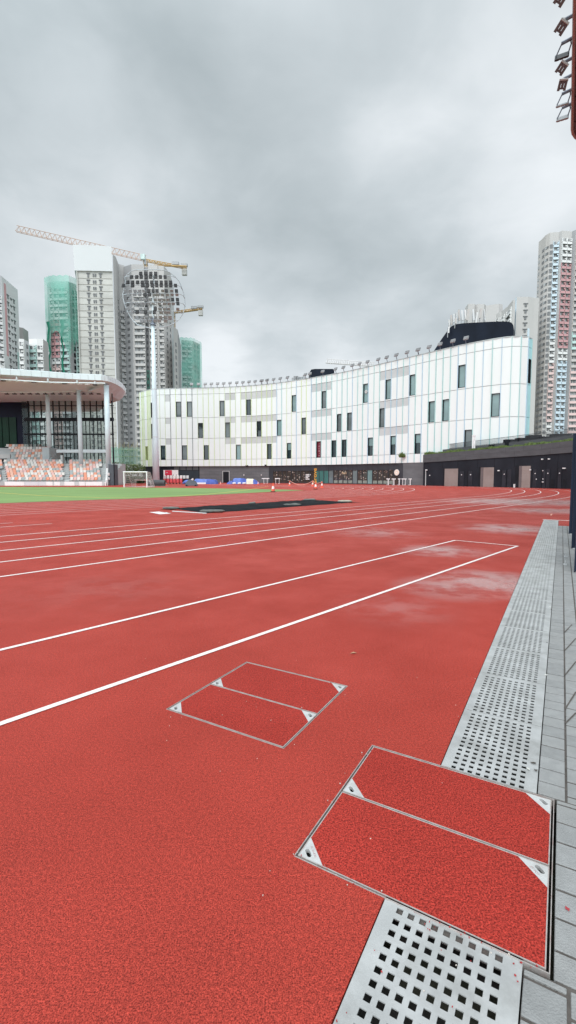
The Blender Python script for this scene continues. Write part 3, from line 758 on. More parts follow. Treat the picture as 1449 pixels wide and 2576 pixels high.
for i in range(int(-tL / mod) - 1, int((FP.L[-1] - tL) / mod)):
    t0, t1 = max(.02, tL + mod * i), min(FP.L[-1] - .02, tL + mod * (i + 1))
    if t1 - t0 < .2: continue
    umid = i / 66.0; g_ = .035
    mi = 0
    if i < 2: mi = 2
    elif i < 6: mi = 3 if i % 2 else 0
    if t0 > FP.byu(1323, 1000): mi = 4
    cuts = [WBASE, 4.65, 8.85, 12.95, 17.55, ZT]
    for r_ in range(5):
        za, zb = cuts[r_] + .03, cuts[r_ + 1] - (.03 if r_ < 4 else 0)
        row = {1: 2, 2: 1, 3: 0}.get(r_)
        segs = [(za, zb, mi)]
        if row is not None:
            wtop, wbot = ZR[row][1], ZR[row][2]
            if (i, row) in cell:
                segs = [(za, max(za + .01, wbot), mi), (wtop, zb, mi)]
                k, uu = cell[(i, row)]
                a, b = t0 + .12, t1 - .12
                wf = MB(); 
                strip_box(wf, FP, a - .07, a, wbot, wtop, .015, .3); strip_box(wf, FP, b, b + .07, wbot, wtop, .015, .3)
                strip_box(wf, FP, a, b, wbot, wbot + .07, .014, .3); strip_box(wf, FP, a, b, wtop - .07, wtop, .014, .3)
                wo = wf.build('window', [BLACKM if k != 'l' else FYEL], wb)
                pm = MB(); strip_box(pm, FP, a, b, wbot + .07, wtop - .07, -.16, .2); po = pm.build('pane', GMAT[k], wo)
                if k == 'b':
                    bl = MB(); strip_box(bl, FP, a + .03, b - .03, wbot + (wtop - wbot) * .55, wtop - .1, -.13, .155); bl.build('upper_pane', G_TEAL, wo)  # paler teal slab across the upper part of the pane
                if k == 'm':
                    mk = MB(); tm = (a + b) / 2; 
                    for j in range(6):
                        zc = wtop - .45 - j * .42
                        for (dx, dz, ww, hh) in [(-.0, .1, .26, .04), (0, -.08, .3, .04), (-.1, 0, .04, .18), (.1, 0, .04, .2), (0, .02, .18, .035)]:
                            if (j + int(dx * 50) + int(dz * 70)) % 4 != 3: strip_box(mk, FP, tm + dx - ww / 2, tm + dx + ww / 2, zc + dz - hh / 2, zc + dz + hh / 2, -.145 + .003 * j, .159)
                    mk.build('banner_characters', PINKM, wo)
                if k == 't' and uu == 921:
                    dk = MB(); c = FP.at((a + b) / 2); n_ = FP.nrm((a + b) / 2); 
                    for rr_ in (.12, .24): 
                        dk.tube([Vector((c.x - n_.x * .09, c.y - n_.y * .09, 14.9)) + Vector((-n_.y, n_.x, 0)) * rr_ * math.cos(x * math.pi / 8) + Vector((0, 0, rr_ * math.sin(x * math.pi / 8))) for x in range(16)], .04, 4, closed=True)
                    dk.build('disc_emblem', WPAINT, wo)
                # jambs: panel pieces beside the opening
                for (c0, c1) in ((t0 + g_, a - .07), (b + .07, t1 - g_)): strip_box(panels, FP, c0, c1, wbot, wtop, 0, .3, mi)
            if i in greys:
                gz1 = {0: 17.35, 1: 12.92, 2: 8.82}[row]; new = []
                for (x, y, m_) in segs:
                    gz0 = gz1 - 1.12
                    if row == 0: pass
                    if x < gz0 and y > gz0:
                        new += [(x, gz0 - .02, m_), (gz0, y, 1)] if row else [(x, gz0 - .02, m_), (gz0, y, 1)]
                    elif x >= gz0 - .2: new.append((x, y, 1))
                    else: new.append((x, y, m_))
                segs = new
        for (x, y, m_) in segs:
            if y - x > .02: strip_box(panels, FP, t0 + g_, t1 - g_, x, y, 0 if m_ != 1 else -.04, .3, m_)
    # joint backing and the projecting fin at each joint
    fi = 0
    i_ = i / KS
    if i_ <= 3: fi = 0
    elif i_ < 9: fi = rr.choice((0, 4, 4))
    elif i_ < 16: fi = rr.choice((3, 0, 4, 3))
    elif i_ < 27: fi = rr.choice((0, 4, 0))
    elif i_ < 38: fi = rr.choice((0, 1, 4, 2))
    else: fi = rr.choice((1, 1, 2, 1, 2))
    fw = .042 if fi != 4 else .036
    strip_box(fins[fi], FP, t0 - fw, t0 + fw, WBASE + .05, ZT - .03, .07 + .05 * rr.random() * (i > 20), .1)
mid_ = MB(); strip_box(mid_, FP, .03, FP.L[-1] - .03, WBASE + .1, ZT - .1, -.305, 1.2, 0, 90); mid_.build('backing_wall', SEAM, wb)
panels.build('cladding', [WHITEP, GREYP, FYEL, FPALE, TEALP], wb)
for k, (f_, m_) in enumerate(zip(fins, (FYEL, FTEAL, FBLUE, FDARK, FPALE))):
    if f_.f: f_.build('fin_set', m_, wb)['kind'] = 'stuff'
# roof deck and coping
rd = MB(); cop = MB()
strip_box(cop, FP, .03, FP.L[-1] - .03, ZT + .003, ZT + .12, .05, .4, 0, 90); cop.build('coping', SEAM, wb)
N_ = 40
TRF = FP.byu(1285, 900)
for k in range(N_):
    if FP.L[-1] * (k + 1) / N_ > TRF: break
    a, b = FP.L[-1] * k / N_, FP.L[-1] * (k + 1) / N_; pa, pb, na, nb = FP.at(a), FP.at(b), FP.nrm(a), FP.nrm(b)
    pa2, pb2 = pa - na * 8, pb - nb * 8; pa1, pb1 = pa - na * .4, pb - nb * .4
    rd.face([(pa1.x, pa1.y, ZT - .2), (pb1.x, pb1.y, ZT - .2), (pb2.x, pb2.y, ZT - .2), (pa2.x, pa2.y, ZT - .2)])
rd.build('roof', GREYP, wb)
# black plant rooms on the roof
bp1 = [at(779, 938, 91), at(790, 928.5, 91), at(838, 928.5, 91), at(841, 931, 91), at(841, 953, 91), at(779, 958, 91)]
def extr(poly, dy, name, m, parent):
    mb = MB(); n_ = len(poly); b = [p + Vector((0, dy, 0)) for p in poly]
    mb.face(poly); mb.face(b[::-1])
    for i in range(n_): mb.face([poly[i], b[i], b[(i + 1) % n_], poly[(i + 1) % n_]])
    return mb.build(name, m, parent)
extr([at(779, 936, 90), at(783, 929.5, 90), at(792, 928, 90), at(838, 928, 90), at(841, 930, 90), at(841, 962, 90), at(779, 966, 90)], 5, 'plant_room', ROOFB, wb)
YB = 66.5
def plantroom():
    base = [(1078, 900), (1090, 885), (1112, 851), (1128, 829), (1135, 821), (1147, 815.5), (1165, 813), (1200, 811), (1240, 809), (1275, 808.5), (1286, 811), (1291, 817), (1292, 828), (1292, 868)]
    mb = MB(); fr_ = []; bk = []
    for (u, v) in base:
        Y = 74 - (u - 1078) / 214 * 9.0; fr_.append(at(u, v, Y)); 
    for p in fr_: bk.append(p + Vector((3.5, 6.5, 0)))
    fl = [Vector((p.x, p.y, 18.3)) for p in fr_]
    for i in range(len(fr_) - 1):
        mb.face([fl[i], fl[i + 1], fr_[i + 1], fr_[i]]); mb.face([fr_[i], fr_[i + 1], bk[i + 1], bk[i]])
    mb.build('plant_room', ROOFB, wb, False)
plantroom()
# roof floodlights: bracket and lamp, one built and copied
us = [(550 + x * .3796) * q for x in (575, 650, 720, 785, 850, 915, 982, 1055, 1120, 1185, 1250, 1315, 1380)] + [(1050 + x * .4486) * q for x in (5, 50, 110, 170, 235, 395, 435, 550, 665, 735, 815, 880, 950, 1045, 1120, 1205, 1300, 1395)] + [(1650 + x * .4513) * q for x in (60, 155, 250, 362, 475)]
def roof_lamp(p, n_, big):
    k = 1.0 if big < .5 else 1.0
    t = Vector((-n_.y, n_.x, 0)); nn = Vector((n_.x, n_.y, 0)); up = Vector((0, 0, 1)); p = Vector((p.x, p.y, ZT + .12))
    m1 = MB(); m1.tube([p - nn * .1, p + nn * .25 + t * .12 + up * .42], .05, 6)
    br = m1.build('floodlight_bracket', ARM, wb)
    c = p + nn * .4 + t * .25 + up * .62
    M = Matrix((t * -1, (nn + up * .55).normalized(), Vector((0, 0, 1)))).transposed(); ax = M.col[0].normalized(); ay = M.col[1].normalized(); az = ax.cross(ay)
    M = Matrix((ax, ay, az)).transposed()
    m2 = MB(); m2.box(c, (.62, .16, .5), M=M)
    for j in range(3): m2.box(c + ay * .1 + az * (.16 * (j - 1)), (.64, .05, .05), M=M)
    m2.build('floodlight_head', LAMPG, br)
for i, u in enumerate(us):
    v_ = 972 if u < 700 else 940
    t = FP.byu(u - 3, v_ - 10); roof_lamp(FP.at(t), FP.nrm(t), i % 2)
# clump of rooftop plant at u 735
cl = MB(); t = FP.byu(745, 950); c = FP.at(t) - FP.nrm(t) * 1.2
for j in range(7): cl.box((c.x - 1.4 + j * .42, c.y, ZT + .35 + .15 * (j % 3)), (.3, .4, .7 + .3 * (j % 2)), .3 * j)
cl.build('rooftop_unit', LAMPG, wb)

# stone base under the white panels
BP = Path([FP.at(FP.L[-1] * k / 120) - FP.nrm(FP.L[-1] * k / 120) * .35 for k in range(121)])
tb0, tb1 = BP.byu(360), BP.byu(1068)
base = MB()
def bz(v, t): return zv(v, BP.at(t).y)
tw = BP.byu(502); ts0 = BP.byu(677); ts1 = BP.byu(1017)
sb_ = MB(); strip_box(sb_, BP, tw, ts0, 0, 3.4, .02, .5, 0, 20); strip_box(sb_, BP, ts1, tb1, 0, lambda t: dark_top(t) + .02, .30, .8, 0, 6)
strip_box(sb_, BP, ts0, ts1, lambda t: bz(1166.5 - 8 * (t - ts0) / (ts1 - ts0), t), lambda t: max(3.35, dark_top(t)), .30, .6, 0, 24)
strip_box(sb_, BP, tw, ts0, 3.4, 3.58, .33, .5, 0, 20)
cr = sb_; JM = 1
for z in (.55, 1.1, 1.65, 2.2, 2.75, 3.3): strip_box(cr, BP, tw + .1, ts0 - .1, z, z + .02, .026, 0, 1, 16)
for j in range(14):
    t = tw + .5 + (ts0 - tw - 1) * j / 14
    for z in (.57, 1.67, 2.77): strip_box(cr, BP, t + (.6 if z > 1 else 0), t + .02 + (.6 if z > 1 else 0), z + .01, z + .52, .026, 0, 1)
sb_.build('stone_wall', [STONEL, mat('joint_dark', (.05, .052, .055), .8, .1, 1)], wb)
# dark block behind the posters and gate
db = MB(); strip_box(db, BP, tb0, tw - .02, 0, 3.5, .0, .5, 0, 12); db.build('dark_wall', BLACKP, wb)
t0, t1 = BP.byu(437), BP.byu(500); gt = MB(); strip_box(gt, BP, t0, t1, .05, 2.45, .06, 0, 0, 4); gd = gt.build('gate', mat('gate_slate', (.03, .04, .05), .5, .1, 1, spec=.2), wb)
hd = MB()
for (u, v) in ((461, 1198.5), (469.5, 1198.5)):
    t = BP.byu(u, v); strip_box(hd, BP, t - .09, t + .09, bz(v + 2.6, t), bz(v - 2.6, t), .09, -.061)
t = BP.byu(456, 1198.5); strip_box(hd, BP, t - .03, t + .03, bz(1199.5, t), bz(1198, t), .09, -.061)
hd.build('gate_badge', WPAINT, gd)
for j in range(4):
    gp_ = MB(); a = t0 + (t1 - t0) * j / 4 + .1; strip_box(gp_, BP, a, a + (t1 - t0) / 4 - .2, 2.55, 3.35, .05, 0); gp_.build('upper_panel', mat('slate_panel', (.075, .08, .085), .6, .1, 1), wb)
# door in the stone wall
t0, t1 = BP.byu(561), BP.byu(576.5); dd = MB(); strip_box(dd, BP, t0, t1, .02, 2.15, .05, -.021); do = dd.build('door', BLACKM, wb)
dd = MB(); strip_box(dd, BP, t1, t1 + .1, .02, 2.28, .12, -.021); strip_box(dd, BP, t0 - .1, t0, .02, 2.28, .06, -.021); strip_box(dd, BP, t0 - .1, t1 + .1, 2.281, 2.36, .07, -.021); dd.build('door_frame', GREYP, do)
for (u, v) in ((614, 1195), (658, 1195), (595, 1204)):
    t = BP.byu(u, v); l = MB(); c = BP.at(t) + BP.nrm(t) * .1; l.tube([(c.x, c.y, bz(v, t) + .12), (c.x, c.y, bz(v, t) - .14)], [.11, .06], 8)
    if u != 595: l.build('wall_lamp', WPAINT, wb)
for (u, v) in ((623, 1172), (671, 1170.6)):
    t = BP.byu(u, v); l = MB(); strip_box(l, BP, t - .3, t + .3, bz(v + 1.7, t), bz(v - 1.7, t), .36, -.301); l.build('vent', BLACKM, wb)
# shops
sf = MB(); strip_box(sf, BP, ts0, ts0 + .9, 0, lambda t: bz(1167.5, t), .1, .3, 0, 1); strip_box(sf, BP, ts1 - .9, ts1, 0, lambda t: bz(1158.5, t), .29, .3, 0, 1)
vh = lambda t: 1167.6 - 8 * (t - ts0) / (ts1 - ts0)
vg = lambda t: 1185.5 - 4 * (t - ts0) / (ts1 - ts0)
strip_box(sf, BP, ts0 + .9, ts1 - .9, lambda t: bz(vg(t), t), lambda t: bz(vh(t), t), .1, .3, 0, 20)
strip_box(sf, BP, ts0 + .9, ts1 - .9, 0, .12, .1, .3, 0, 20)
NG = 26
for j in range(NG + 1):
    t = ts0 + .9 + (ts1 - ts0 - 1.8) * j / NG; strip_box(sf, BP, t - .045, t + .045, .12, lambda x: bz(vg(x), x) + .0, .09, .1)
    strip_box(sf, BP, t - .02, t + .02, lambda x: bz(vg(x), x) + .02, lambda x: bz(vh(x), x) - .02, .115, -.101)
shop = sf.build('shopfront', mat('shop_frame', (.03, .034, .042), .45, .2, .6), wb)
gm_ = {9: G_GREEN, 10: G_GREEN, 11: G_GREEN, 12: G_GREY, 17: G_GREY, 20: G_TEAL}
for j in range(NG):
    a = ts0 + .9 + (ts1 - ts0 - 1.8) * j / NG + .045; b = a + (ts1 - ts0 - 1.8) / NG - .09
    m1 = MB(); strip_box(m1, BP, a, b, .12, lambda x: bz(vg(x), x) + .0, .02, .0); m1.build('shop_pane', gm_.get(j, G_SHOP), shop)
# what stands inside and on the panes
rs = random.Random(4)
ins = MB()
for j in list(range(0, 7)) + [13, 14, 15, 16, 18, 19, 21, 22, 23, 24]:
    a = ts0 + .9 + (ts1 - ts0 - 1.8) * j / NG + .1; b = a + (ts1 - ts0 - 1.8) / NG - .2
    for k in range(9):
        x = rs.uniform(a, b - .2); z = rs.uniform(.35, 2.3); strip_box(ins, BP, x, x + rs.uniform(.08, .3), z, z + rs.uniform(.06, .22), .025 + .0006 * k, -.0205, rs.randrange(3))
    if j > 12: strip_box(ins, BP, a, b, .14, .62, .035, -.0205, 3)
ins.build('window_display', [mat('disp_brown', (.16, .10, .085), .6, .4, 3), mat('disp_grey', (.22, .22, .2), .6, .4, 3), mat('disp_pale', (.36, .30, .26), .6, .4, 3), mat('disp_sage', (.22, .25, .22), .6, .2, 3)], shop)['kind'] = 'stuff'
def sign(txt, u, v, size, m, up=False, ext=.02):
    t = BP.byu(u, v); c = BP.at(t) + BP.nrm(t) * .13; n_ = BP.nrm(t); X = Vector((-n_.y, n_.x, 0)); Y_ = Vector((0, 0, 1)); Z = Vector((n_.x, n_.y, 0))
    if up: X, Y_ = Y_, -X
    M = Matrix.Translation((c.x, c.y, bz(v, t))) @ Matrix(((X.x, Y_.x, Z.x, 0), (X.y, Y_.y, Z.y, 0), (X.z, Y_.z, Z.z, 0), (0, 0, 0, 1)))
    return text_mesh(txt, size, m, M, shop, 'sign_letters', ext)
sign('Grove', 793.5, 1198.5, 1.15, SIGNO, True)
sign('Peri', 867, 1190.2, .62, mat('sign_cream', (.8, .62, .42), .5, .05, 2))
wl = MB()
for j, (ww) in enumerate((1.0, .7, .45, .9)):
    t = BP.byu(775, 1198); z = bz(1194 + j * 3.7, t)
    x = t - .5
    while x < t - .5 + ww: w_ = rs.uniform(.1, .2); strip_box(wl, BP, x, x + w_, z - .1, z + .08, .06, -.03); x += w_ + .04
wl.build('white_notice', WPAINT, shop)
t = BP.byu(1002, 1189); c = BP.at(t) + BP.nrm(t) * .34; n3 = Vector((BP.nrm(t).x, BP.nrm(t).y, 0)); m1 = MB(); cc = Vector((c.x, c.y, bz(1188.5, t)))
m1.tube([cc, cc + n3 * .08], .46, 24); rd_ = m1.build('round_sign', WPAINT, wb)
m1 = MB(); tx = Vector((-n3.y, n3.x, 0))
for rad in (.36, .2): m1.tube([cc + n3 * .085 + tx * rad * math.cos(x * math.pi / 10) + Vector((0, 0, rad * math.sin(x * math.pi / 10))) for x in range(20)], .018, 4, closed=True)
m1.build('emblem_ring', SIGNO, rd_)

# posters on the dark wall
def poster(u0, u1, v0, v1, lab, fn):
    t0, t1 = BP.byu(u0, v1), BP.byu(u1, v1); c = BP.at((t0 + t1) / 2); o = thing('poster', (c.x, c.y, bz(v1, t0)), lab, 'poster', 'posters on the dark wall')
    b_ = MB(); strip_box(b_, BP, t0, t1, bz(v1, t0), bz(v0, t0), .09, -.01); b_.build('board', WPAINT, o)
    fn(o, lambda a, b, c_, d, lay: (t0 + (t1 - t0) * a, t0 + (t1 - t0) * b, bz(v1, t0) + (bz(v0, t0) - bz(v1, t0)) * c_, bz(v1, t0) + (bz(v0, t0) - bz(v1, t0)) * d, .09 + lay * .012, -.0905))
def pst(o, R_):
    m = MB(); strip_box(m, BP, *R_(.11, .58, .05, .98, 1)); m.build('red_field', REDP, o)
    m = MB(); strip_box(m, BP, *R_(.17, .30, .68, .78, 2))
    for k in range(3): strip_box(m, BP, *R_(.17, .44 + .05 * (k % 2), .12 + k * .09, .17 + k * .09, 2))
    m.build('white_lettering', PINKM, o)
    m = MB(); m2 = R_(.75, .99, .1, .4, 1); a, b, z0, z1, pr, bk = m2
    for k in range(6): strip_box(m, BP, a + (b - a) * k / 6, a + (b - a) * (k + 1) / 6, z0, z0 + (z1 - z0) * (k + 1) / 6, pr, bk)
    m.build('yellow_shape', YEL, o)
poster(412, 449, 1182.5, 1206, 'white and red poster with small lettering right of the mast', pst)
def pst2(o, R_):
    m = MB(); rg = random.Random(2)
    for k in range(10):
        x, y = rg.uniform(.02, .5), rg.uniform(.3, .85); strip_box(m, BP, *R_(x, x + rg.uniform(.06, .14), y, y + rg.uniform(.08, .16), 1 + k * .1))
    m.build('black_figures', BLACKM, o)
    m = MB()
    for k in range(12): strip_box(m, BP, *R_(k / 12 + .005, (k + 1) / 12 - .005, .0, .12 + .06 * (k % 3), 1.9))
    m.build('red_band', TANKR, o)
    m = MB(); strip_box(m, BP, *R_(.1, .45, .2, .42, 2.3)); m.build('tan_shape', mat('tan', (.5, .36, .2), .6, .3, 3), o)
poster(371, 396, 1182, 1210, 'white poster with black figures and red foot left of the mast', pst2)

# ------------------------------------------------------------------ the planted bank with doors at the right
Bk = Path([(19.3, 67.6), (22.4, 62.6), (25.6, 57.4), (27.9, 53.6), (29.6, 49), (31.0, 42), (31.5, 36)])
bank = thing('retaining_wall', (25, 58, 0), 'dark retaining wall with service doors below a grassy ledge', 'retaining wall')
kz = lambda v: (lambda t: zv(v, Bk.at(t).y))
def lin(u0, v0, u1, v1):
    ta, tb = Bk.byu(u0), Bk.byu(u1)
    za, zb = zv(v0, Bk.at(ta).y), zv(v1, Bk.at(tb).y)
    return lambda t: za + (zb - za) * (t - ta) / (tb - ta)
zblack = lin(1067, 1163.5, 1430, 1139); zstone = lin(1074, 1143.3, 1449, 1107)
T0, T1 = 0.02, Bk.L[-1] - .02
m1 = MB(); strip_box(m1, Bk, T0, T1, 0, zblack, 0, .6, 0, 24); m1.build('door_wall', BLACKP, bank)
m1 = MB(); strip_box(m1, Bk, T0, T1, lambda t: zblack(t) + .003, zstone, .10, .6, 0, 24)
rg = random.Random(9); strip_box(m1, Bk, T0, T1, lambda t: zblack(t) + (zstone(t) - zblack(t)) * .5, lambda t: zblack(t) + (zstone(t) - zblack(t)) * .5 + .02, .106, -.05, 1, 24)
for k in range(30):
    t = T0 + .4 + k * (T1 - T0 - .6) / 30; lo_ = k % 2; f0 = lambda x, lo_=lo_: zblack(x) + (zstone(x) - zblack(x)) * (.02 + .5 * lo_); f1 = lambda x, lo_=lo_: zblack(x) + (zstone(x) - zblack(x)) * (.48 + .5 * lo_)
    strip_box(m1, Bk, t, t + .03, f0, f1, .106, -.05, 1)
m1.build('stone_band', [STONE, MATS['joint_dark']], bank)
m1 = MB(); zu0 = lambda t: zstone(t) - .1; zu1 = lin(1083, 1132, 1449, 1089)
strip_box(m1, Bk, T0 + .3, T1, zu0, zu1, -1.2, 1.9, 0, 24); m1.build('upper_wall', STONE, bank)
m1 = MB(); strip_box(m1, Bk, T0, T1, lambda t: zstone(t) - .35, lambda t: zstone(t) - .03, -.6 + .0, 1.25, 0, 24); m1.build('planter_soil', mat('soil', (.07, .06, .04), .9, .3, 2), bank)
# grass on the ledge
gr = MB(); rg = random.Random(21)
for k in range(12000):
    t = rg.uniform(T0, T1); cl_ = noise.noise(Vector((t * .8, 3, 0)))
    if rg.random() > .75 + cl_: continue
    c = Bk.at(t) - Bk.nrm(t) * rg.uniform(.05, 1.1); z = zstone(t) - .04; h_ = (.16 + .22 * rg.random()) * (1 + 1.1 * cl_) * (1.3 if t < 2.2 else 1); a = rg.uniform(0, 6.3); d = Vector((math.cos(a), math.sin(a), 0)) * .05
    b_ = Vector((c.x, c.y, z)); tip = b_ + Vector((rg.uniform(-.09, .09), rg.uniform(-.09, .09), h_)); gr.face([b_ - d, b_ + d, tip], 0 if rg.random() < .7 else 1)
tag(gr.build('ledge_grass', [GRASSM, LEAF2]), 'strip of rough green grass along the ledge of the dark wall', 'grass', kind='stuff')
# bush at the left end of the ledge
def shrub(c, w, h_, n_, label, name='bush', mats=None, seed=1, trunk=None):
    rg = random.Random(seed); o = thing(name, c, label, 'bush' if trunk is None else 'tree'); m = MB()
    z0 = trunk if trunk else 0
    lumps = [(Vector((rg.uniform(-.32, .32) * w, rg.uniform(-.3, .3) * w, z0 + rg.uniform(.25, .75) * (h_ - z0))), rg.uniform(.2, .36) * w) for _ in range(7)]
    for k in range(n_):
        L_, r_ = rg.choice(lumps); v = Vector((rg.gauss(0, 1), rg.gauss(0, 1), rg.gauss(0, 1))).normalized() * r_ * rg.uniform(.55, 1.05); p = Vector(c) + L_ + v; p.z = max(p.z, c[2] + .03)
        a = Vector((rg.gauss(0, 1), rg.gauss(0, 1), rg.gauss(0, 1))).normalized() * .07 * w ** .5; b_ = a.orthogonal().normalized() * a.length * .6
        m.face([p - a, p + b_, p + a, p - b_], 0 if rg.random() < .6 else 1)
    m.build('foliage' if trunk is None else 'crown', mats or [LEAF, LEAF2], o)
    if trunk is not None:
        m = MB(); C = Vector(c); m.tube([C, C + Vector((.05, 0, trunk * .6)), C + Vector((0, .05, trunk + .3 * (h_ - trunk)))], [.1, .07, .04], 7)
        for L_, r_ in lumps[:5]: m.tube([C + Vector((0, 0, trunk * .8)), C + L_], [.045, .015], 5)
        m.build('trunk', BARK, o)
    else:
        m = MB(); C = Vector(c)
        for L_, r_ in lumps[:4]: m.tube([C, C + L_], [.02, .008], 4)
        m.build('stem', BARK, o)
    return o
tq = Bk.byu(1085); c = Bk.at(max(.3, Bk.byu(1068))); 
bc = Vector((FP.at(FP.byu(1008, 1145)).x, FP.at(FP.byu(1008, 1145)).y - .75, 4.12)); bo = thing('bush', bc, 'feathery green bush at the left end of the stone ledge', 'bush')
m1 = MB(); rg = random.Random(5)
for k in range(420):
    a_ = rg.uniform(0, 6.28); rr_ = rg.uniform(0, .5); b0 = bc + Vector((math.cos(a_) * rr_ * .8, math.sin(a_) * rr_ * .4, 0)); ln_ = rg.uniform(.25, .95) * (1 - rr_ * .9); tp_ = b0 + Vector((math.cos(a_) * .08 + rg.uniform(-.14, .14), math.sin(a_) * .1, ln_)); dd_ = Vector((-math.sin(rg.random() * 6), math.cos(rg.random() * 6), 0)) * .03
    m1.face([b0 - dd_, b0 + dd_, b0.lerp(tp_, .7) + dd_ * 1.2, tp_, b0.lerp(tp_, .7) - dd_ * 1.2], rg.random() < .4)
m1.build('foliage', [GRASSM, LEAF2], bo)
m1 = MB(); m1.tube([bc, bc + Vector((.05, 0, .35))], [.03, .015], 5); m1.build('stem', BARK, bo)
# fence on the upper wall
fn_ = thing('ledge_fence', (25, 59, 5), 'thin dark mesh fence along the top of the upper wall', 'fence')
tf0 = Bk.byu(1079); ztop = lin(1079, 1120.5, 1449, 1070)
m1 = MB(); m2 = MB()
def FB(t): c = Bk.at(t) - Bk.nrm(t) * 1.35; return c
k = tf0
while k < T1 - .1:
    c = FB(k); m1.bar((c.x, c.y, zu1(k)), (c.x, c.y, ztop(k)), .045); k += .13
m1.build('picket_row', mat('fence_steel', (.06, .065, .07), .5, .1, 2), fn_)['kind'] = 'stuff'
k = tf0
for j in range(40):
    a, b = tf0 + (T1 - tf0 - .1) * j / 40, tf0 + (T1 - tf0 - .1) * (j + 1) / 40; ca, cb = FB(a), FB(b)
    m2.bar((ca.x, ca.y, ztop(a)), (cb.x, cb.y, ztop(b)), .05); m2.bar((ca.x, ca.y, zu1(a) + .06), (cb.x, cb.y, zu1(b) + .06), .05)
m2.build('rail', MATS['fence_steel'], fn_)
pz = MB(); c = FB(tf0); pz.box((c.x, c.y, zu1(tf0) + .45), (.5, .2, .9), .8); pz.build('end_post', BLACKM, fn_)
# dark plant boxes and white pipes behind the fence
bx_ = thing('roof_plant', (at(1335, 1110, 57)), 'dark low plant boxes behind the fence below the teal building end', 'plant unit')
m1 = MB()
for (u0, u1, v0, v1, Y) in [(1275, 1310, 1105, 1122, 57.6), (1305, 1340, 1101, 1114, 56.6), (1333, 1364, 1094, 1112, 55.6), (1364, 1400, 1098, 1108, 54.6), (1238, 1245, 1118, 1124, 58.6), (1395, 1440, 1091, 1103, 54)]:
    a, b = at(u0, v1, Y), at(u1, v0, Y); m1.box(((a.x + b.x) / 2, Y + .6, (a.z + b.z) / 2), (b.x - a.x, 1.0, b.z - a.z))
m1.build('unit_box', BLACKM, bx_)
for u, lab in ((1189, 'white vent pipe before the building, left of the pair'), (1193.5, 'white vent pipe before the building, right of the pair')):
    p = at(u, 1128, 61.5); pp = thing('vent_pipe', p, lab, 'pipe', 'white vent pipes'); m1 = MB(); m1.tube([p, p + Vector((0, 0, 1.55))], .1, 8); m1.build('pipe', WPAINT, pp); m1 = MB(); m1.tube([p + Vector((0, 0, 1.56)), p + Vector((0, 0, 1.68))], .14, 8); m1.build('cap', WPAINT, pp)
# doors, shutters, lamps in the dark wall
rx = lambda x: (1650 + x * .4513) * q
ry = lambda y: (1700 + y * .4513) * q
def bbox_(x0, x1, y0, y1, pr, bk, name, m, parent=None, nseg=1):
    t0, t1 = Bk.byu(rx(x0), ry(y1)), Bk.byu(rx(x1), ry(y1)); mm = MB(); ya = Bk.at((t0 + t1) / 2).y
    z0 = max(0.0, zv(ry(y1), ya)); z1 = zv(ry(y0), ya); z0 = 0.0 if y1 > 515 else z0
    strip_box(mm, Bk, t0, t1, z0, z1, pr, bk, 0, nseg); return mm.build(name, m, parent or bank)
for (x0, x1, y0, xl) in ((283, 401, 387, 268), (626, 718, 376, 583), (966, 1048, 363, 906)):
    o = bbox_(x0, x1, y0, 530, .02, -.004, 'shutter', SHUT)
    t0, t1 = Bk.byu(rx(x0)), Bk.byu(rx(x1)); mm = MB(); zt_ = zv(ry(y0), Bk.at(t0).y)
    for k in range(14): z = zt_ * (k + .5) / 14; strip_box(mm, Bk, t0 + .03, t1 - .03, z, z + .03, .032, -.0205)
    mm.build('slats', mat('slat', (.34, .29, .27), .4, .1, 1, metal=.3), o)
    bbox_(xl, x0 - 2, y0 - 4, 530, .012, -.004, 'shutter_reveal', BLACKM)
    if xl > 500: bbox_(x0 - 25, x0 - 1, y0, 530, .022, -.013, 'reveal_panel', mat('reveal', (.12, .10, .10), .5, .1, 1))
DOORM = mat('door_navy', (.026, .028, .036), .4, .2, 1, spec=.2)
for (x0, x1, y0) in ((415, 455, 410), (492, 530, 408), (790, 828, 402), (838, 876, 394), (1062, 1098, 392), (1183, 1216, 388), (1286, 1318, 384), (1150, 1178, 395)):
    o = bbox_(x0, x1, y0, 530, .05, -.004, 'door', DOORM)
    bbox_(x0 - 3, x0, y0 - 3, 530, .09, -.004, 'door_frame', BLACKM, o); 
for (x, y) in ((156, 446), (438, 442), (518, 440), (817, 436), (1092, 430), (1102, 480), (1160, 405), (1205, 428), (1308, 427), (1161, 478)):
    bbox_(x - 3.2, x + 3.2, y - 3.8, y + 3.8, .11, -.06, 'door_sign', WPAINT)
for (x, y, w_) in ((768, 404, 9), (1050, 397, 8), (1350, 383, 16), (1156, 303, 7), (1215, 301, 7), (128, 399, 9), (1162, 505, 6), (908, 528, 6)):
    bbox_(x - w_ * .6, x + w_ * .6, y - 4.5, y + 4.5, .2, -.005, 'wall_lamp', WPAINT)
bbox_(116, 120, 396, 522, .1, -.005, 'down_pipe', GREYP)
for k, x in enumerate((103, 265, 400, 575, 725, 900, 1052, 1180, 1285)):
    y = 336 - (x - 103) * .068; bbox_(x, x + 3, y, 385 - x * .01, .012, -.003, 'panel_joint', BLACKM)
for (x0, x1) in ((1228, 1256), (1335, 1362)): bbox_(x0, x1, 482, 529, .03, -.004, 'low_hatch', BLACKM)

